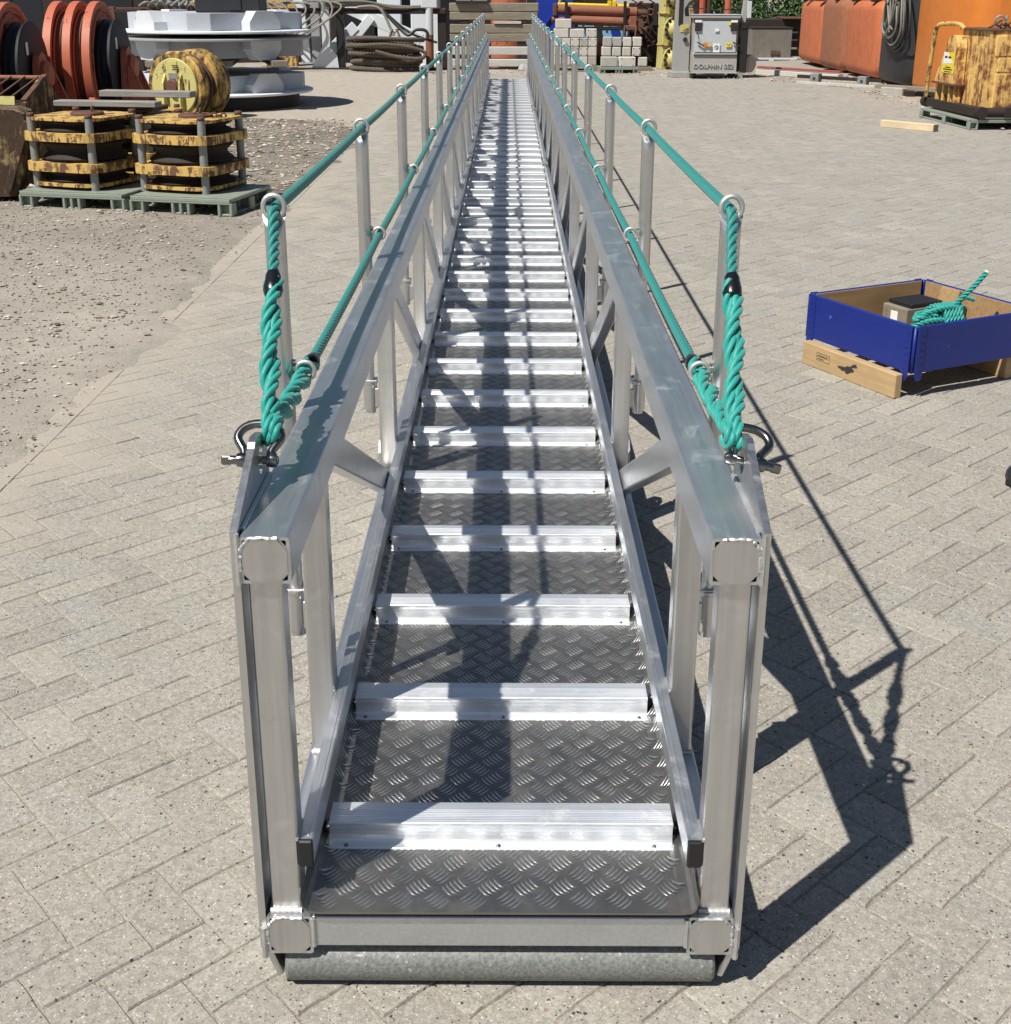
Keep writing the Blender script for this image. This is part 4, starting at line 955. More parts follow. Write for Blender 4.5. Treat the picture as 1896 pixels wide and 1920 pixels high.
for k in range(13):
    rr_ = .92-.16*R.random()-.10*(k % 3); z = .06+.066*(k*.88); ph = R.random()*6; pts = [(rr_*math.cos(2*math.pi*i/48)*1.08+.03*math.sin(ph), rr_*.55*math.sin(2*math.pi*i/48), max(.05, z+.035*math.sin(2*math.pi*i/48+ph)+.015*math.sin(4*math.pi*i/48))) for i in range(49)]
    v, f = strands(pts, .062, .34, 4, 5, 8); link('turn', smesh('turn', [((v, f), 0)], [M['wire']]), t)
v, f = strands(spline([(-.7, -.55, .62), (0, -.62, .66), (.6, -.60, .60), (.98, -.55, .48), (.9, -.58, .34), (.4, -.62, .36), (-.2, -.62, .50)], 8), .05, .3, 4, 5, 7); link('loose_end', smesh('loose_end', [((v, f), 0)], [M['wire']]), t)
t = thing('wire_sling', 'grey wire sling with eye hanging from the rack over the coil', 'sling', (-3.3, 29.95, 0))
MB().tube(spline([(-.4, 0, 1.50), (.0, -.05, 1.52), (.22, -.1, 1.40), (.42, -.2, 1.0), (.50, -.25, .85)], 6), .035, 8).build('leg', M['hose'], t)
MB().tube(spline([(.46, -.25, 1.0), (.40, -.25, .80), (.52, -.25, .66), (.66, -.25, .72), (.56, -.25, 1.0)], 6), .028, 8).build('eye', M['hose'], t)
t = thing('black_sling', 'black rubber sling with a large loop beside the coil', 'sling', (-2.6, 29.75, 0))
MB().tube(spline([(-.45, .1, 1.40), (-.1, 0, 1.05), (.15, -.1, .86), (.35, -.1, .98), (.58, -.1, .96), (.62, -.1, .80), (.40, -.1, .74), (.1, -.1, .76)], 6), .04, 8).build('loop', M['hose_dark'], t)
MB().tube(spline([(-.4, .12, 1.36), (.2, .05, .9), (.85, 0, .68)], 6), .03, 8).build('leg', M['hose_dark'], t)
MB().bar((-.35, .15, .80), (-.10, .15, .98), .10, .04).build('orange_tag', M['orange_bright'], t)
t = thing('cable_bundle', 'bundle of grey cables draped over the storage rack', 'cables', (-5.4, 30.0, 0))
for k in range(9):
    x0 = -.9+.24*k; MB().tube(spline([(x0-.2, .1, 1.5+.02*k), (x0+.25, 0, 1.62-.03*(k % 3)), (x0+.55-.05*k, -.15, 1.35-.04*(k % 4)), (x0+.2-.18*k*.6, -.22, .95-.02*k), (x0-.45-.05*k, -.2, .80-.015*k)], 6), .026, 7).build('cable', M['hose'], t)
t = thing('cable_bundle', 'grey cables running along the rack beam towards its right post', 'cables', (-3.2, 30.1, 0))
for k in range(5): MB().tube(spline([(-1.3, .1*(k % 2), 1.50+.03*k), (-.4, -.02*k, 1.54+.025*k), (.4, 0, 1.49+.02*(k % 3)), (1.1, .05, 1.5+.03*(k % 2))], 6), .026, 7).build('cable', M['hose'], t)
t = thing('hose_tangle', 'tangle of pale hoses lying on the rack at left', 'hoses', (-8.2, 30.1, 1.49))
for k in range(10): MB().tube(spline([(-.9+.2*k, .1*math.sin(k), .03), (-.7+.2*k, -.08, .12+.03*(k % 3)), (-.5+.17*k, .1, .06), (-.35+.2*k, -.1*math.cos(k), .14), (-.2+.15*k, 0, .03)], 6), .028, 7).build('hose', M['galv'], t)

# ------------------------------------------------------------------ stacked timber baulks behind the far end
rows = [(0.09, .28, 'wood_pale', -1.44, .62, 'white painted timber baulk low in the stack, with a broken lower edge'), (.37, .58, 'wood_pale', -1.44, .64, 'white painted timber baulk above the lowest one'),
        (.69, .89, 'wood_old', -1.45, .62, 'brown timber baulk, third from the bottom of the stack'), (.89, 1.11, 'wood_old', -1.45, .60, 'brown timber baulk, fourth from the bottom of the stack'),
        (1.20, 1.40, 'wood_old', -1.45, .73, 'brown timber baulk, second from the top of the stack'), (1.40, 1.61, 'wood_old', -1.46, .75, 'topmost brown timber baulk of the stack')]
for z0, z1, mt, x0, x1, lab in rows:
    t = thing('timber_baulk', lab, 'timber', ((x0+x1)/2, 30.3, z0), rad(R.uniform(-.6, .6)), 'timber baulks stacked behind the gangway'); MB().box((0, 0, (z1-z0)/2-.002), (x1-x0, .42, z1-z0-.006), b=.018).build('baulk', M[mt], t)
for i, (z0, z1) in enumerate(((.0, .09), (.28, .37), (.58, .69), (1.11, 1.20))):
    for x in (-1.1, .35):
        t = thing('spacer_block', 'dark spacer block in the %s gap of the timber stack, %s end' % (ORD[i], 'left' if x < 0 else 'right'), 'spacer', (x, 30.3, z0), 0, 'spacers in the timber stack'); MB().box((0, 0, (z1-z0)/2), (.25, .38, z1-z0-.004), b=.008).build('block', M['rust_dark'], t)
t = thing('white_board', 'short white board in the upper gap of the timber stack', 'board', (-.02, 30.2, 1.115)); MB().box((0, 0, .03), (.68, .3, .06), b=.005).build('board', M['wood_pale'], t)
t = thing('concrete_rubble', 'lump of broken concrete at the foot of the timber stack', 'rubble', (.40, 29.95, 0)); MB().lathe([(.02, .17), (.10, .16), (.15, .10), (.17, .02), (.14, 0)], (0, 0, 0), (0.1, 0, 1), 7).build('lump', M['concrete_d'], t)
t = thing('steel_tray', 'dark steel tray with two lids standing on the timber stack', 'tray', (-.90, 30.15, 1.612)); MB().box((0, 0, .02), (.82, .34, .04), b=.004).build('tray', M['black'], t)
for x in (-.2, .2): MB().box((x, -.02, .05), (.36, .28, .02), b=.003).build('lid', M['galv'], t)
t = thing('red_drum', 'red brown steel drum behind the timber stack', 'drum', (.0, 31.6, 0)); MB().cyl((0, 0, 0), (0, 0, 2.0), .45, n=28).build('shell', M['orange_rust'], t)
#@@SPLIT3
# ------------------------------------------------------------------ concrete blocks
def block(x, y, z, wx, wy, wz, lab, grp, dots=False, mat=None, rz=None):
    t = thing('concrete_block', lab, 'concrete block', (x, y, z), rad(R.uniform(-2.5, 2.5)) if rz is None else rz, grp)
    MB().box((0, 0, wz/2), (wx-.008, wy, wz-.006), b=.016).build('body', M[mat or R.choice(['concrete', 'concrete', 'concrete_d'])], t)
    if dots:
        b = MB()
        for sx in (-1, 1):
            for sz in (-1, 1): b.cyl((sx*wx*.33, -wy/2-.002, wz/2+sz*wz*.33), (sx*wx*.33, -wy/2+.01, wz/2+sz*wz*.33), .014, n=8)
        b.build('anchor_hole', M['ink'], t)
GL, GR = 'concrete blocks of the left stack', 'concrete blocks of the right stack'
Yb = 30.1
t = thing('wooden_pallet', 'old wooden pallet under the left stack of concrete blocks', 'pallet', (1.66, Yb, 0))
for z in (.02, .12): MB().box((0, 0, z), (1.2, .8, .025), b=.004).build('deck_board', M['wood_old'], t)
for x in (-.5, 0, .5): MB().box((x, 0, .07), (.1, .8, .075), b=.004).build('stringer', M['wood_old'], t)
z = .135
for row, n in enumerate((5, 5, 5)):
    for k in range(n):
        block(1.22+.218*k, Yb, z, .216, .30, .218, 'pale cube block, %s from left in the %s row of the left stack' % (ORD[k], ('bottom', 'second', 'third')[row]), GL, row > 0 and k in (2, 3) or k == 4 and row == 2, rz=rad(R.uniform(-2, 2)))
    z += .219
block(1.31, Yb, z, .38, .30, .222, 'wide block at the left of the top full row on the left stack', GL, mat='concrete'); block(1.70, Yb, z, .37, .30, .212, 'wide block in the middle of the top full row on the left stack', GL, mat='concrete')
block(2.06, Yb, z, .26, .30, .216, 'single block with holes at the right of the top full row', GL, True, 'concrete'); z += .222
block(1.36, Yb, z, .40, .30, .225, 'wide block alone on the very top of the left stack', GL, mat='concrete')
plastic_pallet('plastic_pallet', (2.22, 28.95, 0), 0, .92, .8, label='grey green plastic pallet under the two wide concrete blocks', group='plastic pallets', H=.14)
block(2.45, 29.3, .145, .40, .36, .235, 'wide brownish block at the left on the plastic pallet', GR, mat='concrete_d'); block(2.88, 29.25, .145, .41, .36, .235, 'wide pale block with two holes at the right on the plastic pallet', GR, True, 'concrete')
t = thing('wooden_pallet', 'low wooden pallet under the rear row of the right stack', 'pallet', (2.95, 29.95, 0))
MB().box((0, 0, .06), (1.2, .55, .12), b=.01).build('deck', M['wood_old'], t)
for row, (z, n, dx) in enumerate(((.16, 2, 2.96), (.40, 4, 2.42), (.628, 4, 2.44))):
    for k in range(n): block(dx+.245*k if row else 2.72+.60*k, 29.85, z-.03, .225+R.uniform(-.012, .012), .3, .222+R.uniform(-.008, .004), 'worn cube block, %s from left in the %s row of the right stack' % (ORD[k], ('lowest', 'middle', 'top')[row]), GR, row == 1 and k == 3)
t = thing('rusty_roller', 'rusty barrel shaped roller wedged between the two block stacks', 'roller', (2.19, 30.35, .50), 0)
MB().lathe([(.03, 0), (.16, .0), (.17, .02), (.17, .40), (.12, .44), (.05, .46)], (0, 0, 0), (1, -.25, 0), 28).build('barrel', M['rust_red'], t); MB().box((.2, .15, -.29), (.5, .3, .40), b=.02).build('support', M['rust_dark'], t)
# ------------------------------------------------------------------ blue machine with light blue sheaves and rusty pipes
t = thing('blue_winch', 'blue steel winch frame with light blue drilled wheels behind the blocks', 'winch', (2.2, 33.4, 0))
MB().box((-.95, 0, 1.1), (1.0, .5, 2.2), b=.02).build('side_frame', M['blue'], t); MB().box((.7, .3, .62), (2.4, .4, 1.24), b=.02).build('base_frame', M['navy'], t)
for x in (-.35, .36): MB().box((x, .05, .66), (.22, .10, .5), b=.01).build('web', M['blue'], t)
MB().bar((-1.3, -.27, .9), (-.7, -.27, 1.7), .08, .04).build('rib', M['blue'], t)
for x in (-.70, .0, .72):
    o = MB().lathe([(.05, -.04), (.33, -.04), (.35, -.02), (.35, .02), (.33, .04), (.05, .04)], (x, -.05, .84), (0, 1, 0), 40).build('wheel', M['blue_light'], t)
    for k in range(8): MB().cyl((x+.23*math.cos(k*.785), -.095, .84+.23*math.sin(k*.785)), (x+.23*math.cos(k*.785), -.08, .84+.23*math.sin(k*.785)), .035, n=8).build('hole', M['ink'], o)
    MB().lathe([(.02, -.08), (.12, -.08), (.13, -.04)], (x, -.05, .84), (0, 1, 0), 20).build('hub', M['blue'], o)
t = thing('yellow_pipe', 'bright yellow pipe with flange collar lying behind the rusty pipes', 'pipe', (2.4, 32.3, 1.53))
MB().cyl((-1.1, 0, .03), (1.15, 0, -.03), .045, n=14).build('pipe', M['yellow_pipe'], t); MB().cyl((.4, .2, -.10), (1.2, .2, -.14), .06, n=14).build('lower_pipe', M['yellow_pipe'], t)
for x in (.26, .38): MB().box((x, 0, .0), (.10, .16, .24), b=.01).build('flange', M['yellow_pipe'], t)
MB().cyl((1.08, 0, -.1), (1.16, 0, -.1), .12, n=8).build('end_flange', M['yellow_pipe'], t); MB().box((-1.05, 0, 0), (.05, .08, .3), b=.01).build('end_plate', M['yellow_pipe'], t)
MB().box((0, .2, -.8), (.2, .2, 1.45), b=.01).build('support', M['rust_dark'], t)
t = thing('pipe_rack', 'black steel rack holding two rusty pipes above the blocks', 'rack', (2.2, 31.1, 0))
for x in (-.74, .74): MB().box((x, -.28, .9), (.075, .07, 1.5), b=.006).build('post', M['black'], t); MB().box((x, .0, 1.06), (.06, .5, .05), b=.004).build('bracket', M['black'], t)
MB().box((.05, -.28, .97), (1.5, .05, .06), b=.005).build('rail', M['black'], t); MB().box((0, .28, .99), (1.6, .06, .06), b=.005).build('rail', M['black'], t)
for x in (-.8, .8): MB().box((x, .28, .55), (.07, .06, 1.1), b=.005).build('post', M['black'], t)
t = thing('rusty_pipe', 'upper rusty brown pipe on the black rack', 'pipe', (2.2, 31.0, 1.40), 0, 'rusty pipes on the rack')
MB().cyl((-1.0, 0, .04), (1.05, 0, -.02), .125, n=24).build('pipe', M['rust_red'], t); MB().box((-1.02, 0, .04), (.10, .3, .30), b=.015).build('end_plate', M['rust'], t); MB().cyl((1.05, 0, -.02), (1.30, 0, -.03), .08, n=16).build('rod', M['rust'], t); MB().cyl((1.24, -.06, -.03), (1.24, .06, -.03), .10, n=16).build('eye', M['rust'], t)
t = thing('rusty_pipe', 'lower rusty brown pipe with clevis end on the black rack', 'pipe', (2.2, 30.95, 1.17), 0, 'rusty pipes on the rack')
MB().cyl((-.65, 0, .02), (.86, 0, -.03), .115, n=24).build('pipe', M['rust_red'], t); MB().cyl((-1.1, 0, .03), (-.65, 0, .02), .07, n=16).build('rod', M['rust_red'], t); MB().box((.95, 0, -.04), (.18, .26, .30), b=.012).build('clevis', M['rust_red'], t); MB().lathe([(.04, -.05), (.10, -.05), (.11, 0), (.10, .05), (.04, .05)], (1.14, -.02, -.06), (0, 1, 0), 20).build('eye', M['rust'], t)
t = thing('bent_tube_frame', 'pale bent tube frame standing behind the right block stack', 'frame', (3.05, 30.6, 0))
MB().tube(spline([(-.13, 0, .3), (-.13, 0, .98), (-.06, 0, 1.05), (.14, 0, 1.05), (.16, 0, .98), (.10, 0, .3)], 5), .018, 8).build('tube', M['rust_red'], t)
t = thing('scrap_heap', 'heap of dark rusty scrap frames and slings behind the blocks', 'scrap', (3.52, 31.6, 0))
for k in range(26):
    a = R.uniform(-.28, .28), R.uniform(-.2, .3), R.uniform(.1, 1.75); d = Vector((R.uniform(-.3, .3), R.uniform(-.2, .2), R.uniform(-.25, .25)))
    MB().bar(Vector(a)-d, Vector(a)+d, R.uniform(.03, .10), R.uniform(.02, .05)).build('scrap_bar', M[R.choice(['rust_dark', 'rust', 'wire', 'rust_dark'])], t)
for k in range(5): MB().torus((R.uniform(-.2, .2), -.1, R.uniform(.6, 1.6)), (R.uniform(-1, 1), 1, .3), R.uniform(.06, .12), .025, 16, 6).build('shackle', M['rust'], t)
MB().box((0, .3, .8), (.75, .4, 1.6), b=.03).build('crate', M['rust_dark'], t)
# ------------------------------------------------------------------ yellow flanged tower
t = thing('flanged_column', 'yellow column with three bolted round domes on its side', 'column', (4.02, 30.8, 0), rad(12))
MB().bar((-.03, 0, 0), (.04, 0, 2.2), .34, .40, .02, up=(0, 1, 0)).build('column', M['yellow_pale'], t)
for z in (.25, .98, 1.75):
    o = MB().lathe([(.01, .18), (.10, .16), (.20, .08), (.24, 0), (.30, 0), (.30, -.05)], (.10, -.26, z), (.30, -.95, 0), 32).build('dome', M['yellow_pale'], t)
    for k in range(14):
        a = k*2*math.pi/14; axv = Vector((.30, -.95, 0)).normalized(); ux = Vector((.95, .30, 0)).normalized(); p = Vector((.10, -.26, z))+ux*.275*math.cos(a)+Vector((0, 0, 1))*.275*math.sin(a)
        MB().cyl(p, p+axv*.06, .034, n=6).build('bolt', M['rust_dark'], o)
for z in (.6, 1.36): MB().box((0, 0, z), (.40, .46, .03), b=.004).build('band', M['yellow_rust'], t)
t = thing('jib_post', 'grey white hollow steel post on a foot with black hoses hung on it', 'post', (3.98, 27.75, 0), rad(2))
MB().loops([[Vector((sx*wd, sy*.16, z)) for sx, sy in ((-1, -1), (1, -1), (1, 1), (-1, 1))] for z, wd in ((.13, .17), (.95, .165), (2.2, .12))], smooth=False).build('post', M['grey'], t)
MB().box((.05, -.02, .065), (.56, .5, .13), b=.01).build('foot', M['grey'], t); MB().box((-.06, -.165, 1.45), (.10, .012, .6), b=.004).build('dark_strip', M['rust_dark'], t)
MB().box((.04, -.168, 1.08), (.20, .014, .16), b=.004).build('yellow_plate', M['yellow_pale'], t); MB().bar((.0, -.20, 1.03), (.12, -.19, 1.09), .02, .02).build('lever', M['rust'], t); MB().cyl((.06, -.21, .84), (.06, -.16, .84), .05, n=14).build('knob', M['rust_dark'], t)
t = thing('hose_loop', 'black hoses looped over the grey post beside the grey machine', 'hose', (4.12, 27.45, 0))
for k in range(4): MB().tube(spline([(-.1+.02*k, 0, 1.35), (-.12+.02*k, -.05, 1.52+.03*k), (0+.03*k, -.05, 1.60+.03*k), (.10+.015*k, -.02, 1.45), (.08+.02*k, 0, 1.1-.05*k), (.05+.03*k, .05, .6)], 6), .016, 8).build('hose', M['hose_dark'], t)
MB().tube(spline([(-.05, 0, 1.55), (.4, 0, 1.50), (.8, .0, 1.49), (1.3, .1, 1.62)], 8), .012, 8).build('hose', M['hose_dark'], t)
# ------------------------------------------------------------------ grey machine with hinged front door
t = thing('grey_blast_machine', 'grey steel machine with stickered front door and raised letters on its base', 'machine', (4.68, 27.45, 0), rad(-2))
MB().prism([(-.35, .15), (.40, .15), (.40, 1.30), (-.24, 1.30), (-.29, .58), (-.33, .50)], lambda a, b: (-.50, a, b), (1.0, 0, 0)).build('body', M['grey'], t)
MB().box((0, .05, 1.345), (1.10, .72, .07), b=.012).build('lid', M['grey'], t); MB().box((0, .05, 1.388), (1.12, .74, .014), b=.003).build('lid_edge', M['grey_light'], t)
MB().loops([[Vector((sx*.46, -.30+k-.02, z)) for sx, k in ((-1, 0), (1, 0), (1, .04), (-1, .04))] for z, k2 in ((.585, 0), (1.25, 0))], smooth=False).build('door', M['grey_light'], t)
MB().box((0, -.345, .545), (.98, .06, .03), b=.006).build('ledge', M['grey'], t); MB().box((0, -.352, .135), (1.06, .10, .03), b=.006).build('base_lip', M['grey'], t)
for x in (-.40, .40): MB().box((x, -.335, 1.13), (.15, .05, .18), b=.01).build('hinge', M['rust_dark'], t); MB().box((x, -.345, 1.245), (.15, .03, .05), b=.006).build('hinge_cap', M['white_clean'], t)
for x in (-.36, .44): MB().bar((x-.05, -.36, .80), (x+.10, -.37, .72), .025, .03).build('latch', M['rust_dark'], t)
MB().box((-.19, -.352, .745), (.16, .012, .09), b=.002).build('sticker_orange', M['orange_bright'], t); MB().cyl((-.13, -.372, .745), (-.13, -.35, .745), .045, n=16).build('knob', M['yellow_pale'], t)
st = MB().box((.03, -.345, .675), (.145, .012, .19), b=.002).build('sticker', M['stickerw'], t)
b = MB(); b.torus((.03, -.353, .685), (0, 1, 0), .042, .006, 20, 6); b.bar((.01, -.354, .70), (.05, -.354, .655), .014, .006, .001); b.bar((.05, -.354, .71), (.035, -.354, .65), .012, .006, .001); b.build('pictogram', M['ink'], st)
st = MB().box((.30, -.345, .745), (.125, .012, .095), b=.002).build('sticker', M['stickery'], t)
b = MB(); b.bar((.26, -.353, .76), (.31, -.353, .735), .012, .005, .001); b.bar((.31, -.353, .735), (.335, -.353, .775), .012, .005, .001); b.build('pictogram', M['ink'], st)
MB().box((.02, -.345, 1.06), (.09, .01, .06), b=.002).build('paper_scrap', M['stickerw'], t); MB().cyl((.30, -.348, 1.205), (.30, -.342, 1.205), .035, n=16).build('yellow_spot', M['stickery'], t)
MB().bar((-.42, -.35, 1.02), (-.38, -.35, .87), .012, .012).build('pull_rod', M['rust_dark'], t)
fc = bpy.data.curves.new('raised_letters', 'FONT'); fc.body = 'DOLPHIN SE2'; fc.size = .138; fc.extrude = .010; fc.bevel_depth = .003; fc.align_x = 'CENTER'; fc.space_character = 1.08
fo = bpy.data.objects.new('tmp', fc); COL.objects.link(fo); bpy.context.view_layer.update()
fm = bpy.data.meshes.new_from_object(fo.evaluated_get(bpy.context.evaluated_depsgraph_get())); bpy.data.objects.remove(fo); fm.name = 'raised_letters'; fm.materials.clear(); fm.materials.append(M['grey'])
lo = link('raised_letters', fm, t, (-.02, -.352, .235)); lo.rotation_euler = (rad(90), 0, 0)
for x in (-.45, .45): MB().box((x, 0, .075), (.12, .5, .13), b=.01).build('foot', M['rust_dark'], t)
b = MB(); b.box((.65, -.05, .68), (.16, .5, 1.1), b=.01); b.box((.63, -.28, 1.12), (.12, .08, .05), b=.006); b.build('side_column', M['black'], t); MB().box((.60, -.22, .08), (.13, .16, .16), b=.006).build('column_foot', M['pallet_green'], t)
MB().bar((.60, -.1, .9), (.70, -.1, 2.2), .11, .14, .01, up=(0, 1, 0)).build('mast', M['grey'], t); sg = MB().box((.735, -.2, 1.50), (.10, .012, .36), rz_m(.3), .002).build('sign_plate', M['white_clean'], t)
MB().lathe([(.04, -.10), (.17, -.10), (.20, -.07), (.20, .05), (.17, .08), (.04, .08)], (.80, -.12, .33), (.6, -.8, 0), 32).build('wheel', M['galv'], t)
# ------------------------------------------------------------------ grey container, beams, bush
t = thing('grey_container', 'weathered grey steel box on a pale plastic pallet beside the orange tanks', 'container', (7.55, 35.2, 0))
MB().box((0, .3, .49), (1.16, .9, .80), b=.015).build('box', M['grey_stained'], t); MB().box((0, .3, .905), (1.2, .94, .035), b=.006).build('rim', M['rust_dark'], t); MB().box((.12, -.17, .23), (.26, .03, .10), b=.004).build('lock_plate', M['rust'], t)
for x in (.02, .22): MB().bar((x, -.18, .16), (x+.03, -.19, .06), .03, .03).build('lock_bar', M['black'], t)
MB().box((0, .1, .06), (1.5, .8, .05), b=.006).build('pallet_deck', M['white'], t)
for x in (-.6, 0, .6): MB().box((x, .1, .018), (.14, .8, .036), b=.004).build('pallet_foot', M['white'], t)
t = thing('dark_backdrop', 'low dark open shed behind the grey container', 'shed', (8.2, 37.5, 0)); MB().box((0, .5, .55), (4.2, 1.2, 1.1), b=.02).build('wall', M['rust_dark'], t); MB().box((.9, .2, 1.13), (1.6, 1.4, .05), b=.01).build('roof', M['rust'], t)
for i, z in enumerate((.25, .5, .72)): MB().box((.35, -.15, z), (.5, .08, .05), b=.005).build('shelf', M['galv'], t)
def bush(name, lab, x, y, rx, ry, h, n, seed):
    t = thing(name, lab, 'bush', (x, y, 0)); r = random.Random(seed); V = []; F = []; T = []
    blobs = [(r.uniform(-rx, rx)*.8, r.uniform(-ry, ry)*.8, r.uniform(.3, h), r.uniform(.35, .75)) for _ in range(26)]
    for _ in range(n):
        bx, by, bz, br = r.choice(blobs); d = Vector((r.gauss(0, 1), r.gauss(0, 1), r.gauss(0, 1))).normalized()*br*(r.random()**.33); p = Vector((bx, by, max(.05, bz)))+d
        s = r.uniform(.05, .10); nn = (d.normalized()+Vector((r.gauss(0, .6), r.gauss(0, .6), r.gauss(.3, .6)))).normalized(); a = nn.orthogonal().normalized(); b = nn.cross(a); o = len(V)
        th = r.random()*6.3; a, b = a*math.cos(th)+b*math.sin(th), b*math.cos(th)-a*math.sin(th)
        V += [tuple(p-a*s), tuple(p+b*s*.5+nn*s*.15), tuple(p+a*s), tuple(p-b*s*.5+nn*s*.15)]; F.append([o, o+1, o+2, o+3]); T.append(min(1, max(0, r.gauss(.5, .25))))
    me = bpy.data.meshes.new('foliage'); me.from_pydata(V, [], F); me.materials.append(M['leaf']); tone_attr(me, T); link('foliage', me, t)
    for k in range(4): MB().tube([(-.3+.2*k, 0, 0), (-.4+.28*k, .1, h*.5), (-.6+.4*k, .0, h*.9)], [.05, .035, .012], 8).build('stem', M['rust_dark'], t)
bush('bush', 'dense green bush behind the grey machine', 7.6, 42, 1.4, .9, 2.0, 9000, 1)
bush('bush', 'green bush behind the grey container and the first orange tank', 10.3, 42.5, 1.5, .9, 1.9, 8000, 2)
t = thing('bollard', 'slim orange brown pipe bollard in front of the green bush', 'bollard', (6.05, 34, 0)); MB().cyl((0, 0, 0), (0.02, 0, 2.1), .09, n=16).build('pipe', M['orange_rust'], t); MB().cyl((0, 0, 0), (0, 0, .03), .16, n=16).build('base', M['rust'], t)
t = thing('pipe_bundle', 'yellow brown pipes standing behind the grey machine', 'pipes', (5.25, 33, 0))
for k, (x, mt) in enumerate(((-.30, 'yellow_rust'), (-.05, 'orange_rust'), (.12, 'rust'), (-.5, 'yellow_rust'))): MB().cyl((x, .1*k, 0), (x, .1*k, 2.2), .11, n=16).build('pipe', M[mt], t)
# ------------------------------------------------------------------ tanks
def tank(lab, y0, y1, mat, x0=8.0, depth=2.4, h=1.72, zb=.06, r=.22, grp='orange tanks in a row', name='orange_tank'):
    t = thing(name, lab, 'tank', (x0+depth/2, (y0+y1)/2, 0), 0, grp); L = y1-y0; lo = []
    n = 6; A = [(depth/2-r, h/2-r)]
    pr_ = []
    for sx, sz, a0 in ((1, 1, 0), (-1, 1, 90), (-1, -1, 180), (1, -1, 270)):
        for k in range(n+1): an = rad(a0+90*k/n); pr_.append((sx*(depth/2-r)+r*math.cos(an), sz*(h/2-r)+r*math.sin(an)))
    for dy, k in ((-L/2, .78), (-L/2+.05, .89), (-L/2+.14, .96), (-L/2+.30, 1), (L/2-.30, 1), (L/2-.14, .96), (L/2-.05, .89), (L/2, .78)): lo.append([Vector((x*k if abs(x) > 0 else 0, dy, zb+h/2+z*k)) for x, z in pr_])
    MB().loops(lo).build('shell', M[mat], t)
    for dy in (-L*.3, L*.3): MB().box((0, dy, zb/2), (depth*.7, .2, zb+.08), b=.005).build('bearer', M['wood_old'], t)
    return t
tank('farthest orange tank in the row, next to the grey container', 31.1, 33.8, 'orange_tank', h=1.58, zb=.08)
o = tank('brown weathered orange tank, second in the row behind', 28.75, 31.05, 'orange_brown', 7.93, h=1.66, zb=.06)
tank('redder orange tank, third in the row beside the grey one', 25.9, 28.7, 'orange_tank', 7.95, h=1.62, zb=.08)
tank('dark grey tank standing between the orange tanks with hoses hung on it', 23.75, 25.95, 'grey_tank', 7.98, h=2.1, zb=.05, grp=None, name='grey_tank')
tank('largest bright orange tank at the right edge behind the yellow machine', 20.3, 23.7, 'orange_bright', 8.02, 3.6, 2.6, .06, .12)
t = thing('pipe_run', 'dark pipe run with clamps lying along the tops of the orange tanks', 'pipes', (8.15, 29.5, 1.74))
MB().bar((0, -3.4, .05), (.0, 4.2, .05), .10, .08, .01).build('pipe', M['rust_dark'], t)
for y in (-3, -1.4, .2, 1.9, 3.4): MB().box((-.12, y, .01), (.2, .22, .16), b=.02).build('clamp', M['black'], t)
for y in (-2.2, -.6, 1): MB().box((-.06, y, .09), (.03, .5, .05), b=.004).build('bright_strip', M['white_clean'], t)
t = thing('hose_coil', 'coiled grey and black hoses hanging on the dark grey tank', 'hose', (7.93, 24.55, 0))
for k in range(7):
    sx_ = .78-.07*k+R.uniform(-.06, .06); zc = 1.45+.05*math.sin(k*2); hh = .72-.06*k+R.uniform(-.06, .06); oy = R.uniform(-.14, .14)-.05
    MB().tube([(-.03-.02*k+.01*math.sin(5*q), oy+sx_*math.sin(q)*(1+.25*math.cos(q)), zc-hh*math.cos(q)) for q in np.linspace(0, 2*math.pi, 36)][:-1], .022, 8, closed=True).build('loop', M['hose'] if k % 2 else M['hose_dark'], t)
for k in range(4): MB().tube(spline([(-.15, -.45+.25*k, 1.85), (-.17, -.2+.05*k, 1.3), (-.17, .25-.2*k, .98+.06*k)], 6), .020, 8).build('tail', M['hose'], t)
for i, (x0, y0, x1, y1, z, wd, h, mt, lab, nm) in enumerate(((6.33, 26.0, 7.75, 24.5, .10, .06, .07, 'rust_dark', 'dark steel rail lying on two grey blocks before the tanks', 'steel_rail'), (6.25, 25.6, 7.6, 24.2, 0, .14, .06, 'wood_pale', 'pale batten lying on the ground before the tanks', 'batten'), (7.15, 22.75, 8.0, 21.7, .12, .2, .07, 'wood_old', 'timber plank resting on the kerb block beside the big tank', 'plank'))):
    t = thing(nm, lab, 'beam', (0, 0, 0)); MB().bar((x0, y0, z+h/2), (x1, y1, z+h/2), wd, h, .004).build('bar', M[mt], t)
for i, (x, y) in enumerate(((6.62, 25.55), (7.38, 24.6))):
    t = thing('clamp_block', 'grey steel clamp block under the rail, ' + ('left one' if i == 0 else 'right one'), 'block', (x, y, 0), rad(-42), 'clamp blocks under the rail'); MB().box((0, 0, .11), (.20, .16, .22), b=.008).build('block', M['galv'], t); MB().cyl((0, -.09, .12), (0, -.078, .12), .03, n=12).build('hole', M['ink'], t)
for x0, y0, x1, y1, lab in ((7.2, 22.5, 7.5, 22.1, 'short grey kerb block before the dark tank'), (7.75, 22.5, 8.5, 21.0, 'long grey kerb block in front of the bright orange tank')):
    t = thing('kerb_block', lab, 'kerb', (0, 0, 0), 0, 'kerb blocks before the tanks'); MB().bar((x0, y0, .08), (x1, y1, .08), .2, .16, .01).build('block', M['concrete_d'], t)
t = thing('post_stub', 'dark timber stub standing under the plank end', 'stub', (7.55, 22.0, 0)); MB().box((0, 0, .06), (.16, .16, .12), b=.006).build('stub', M['rust_dark'], t)
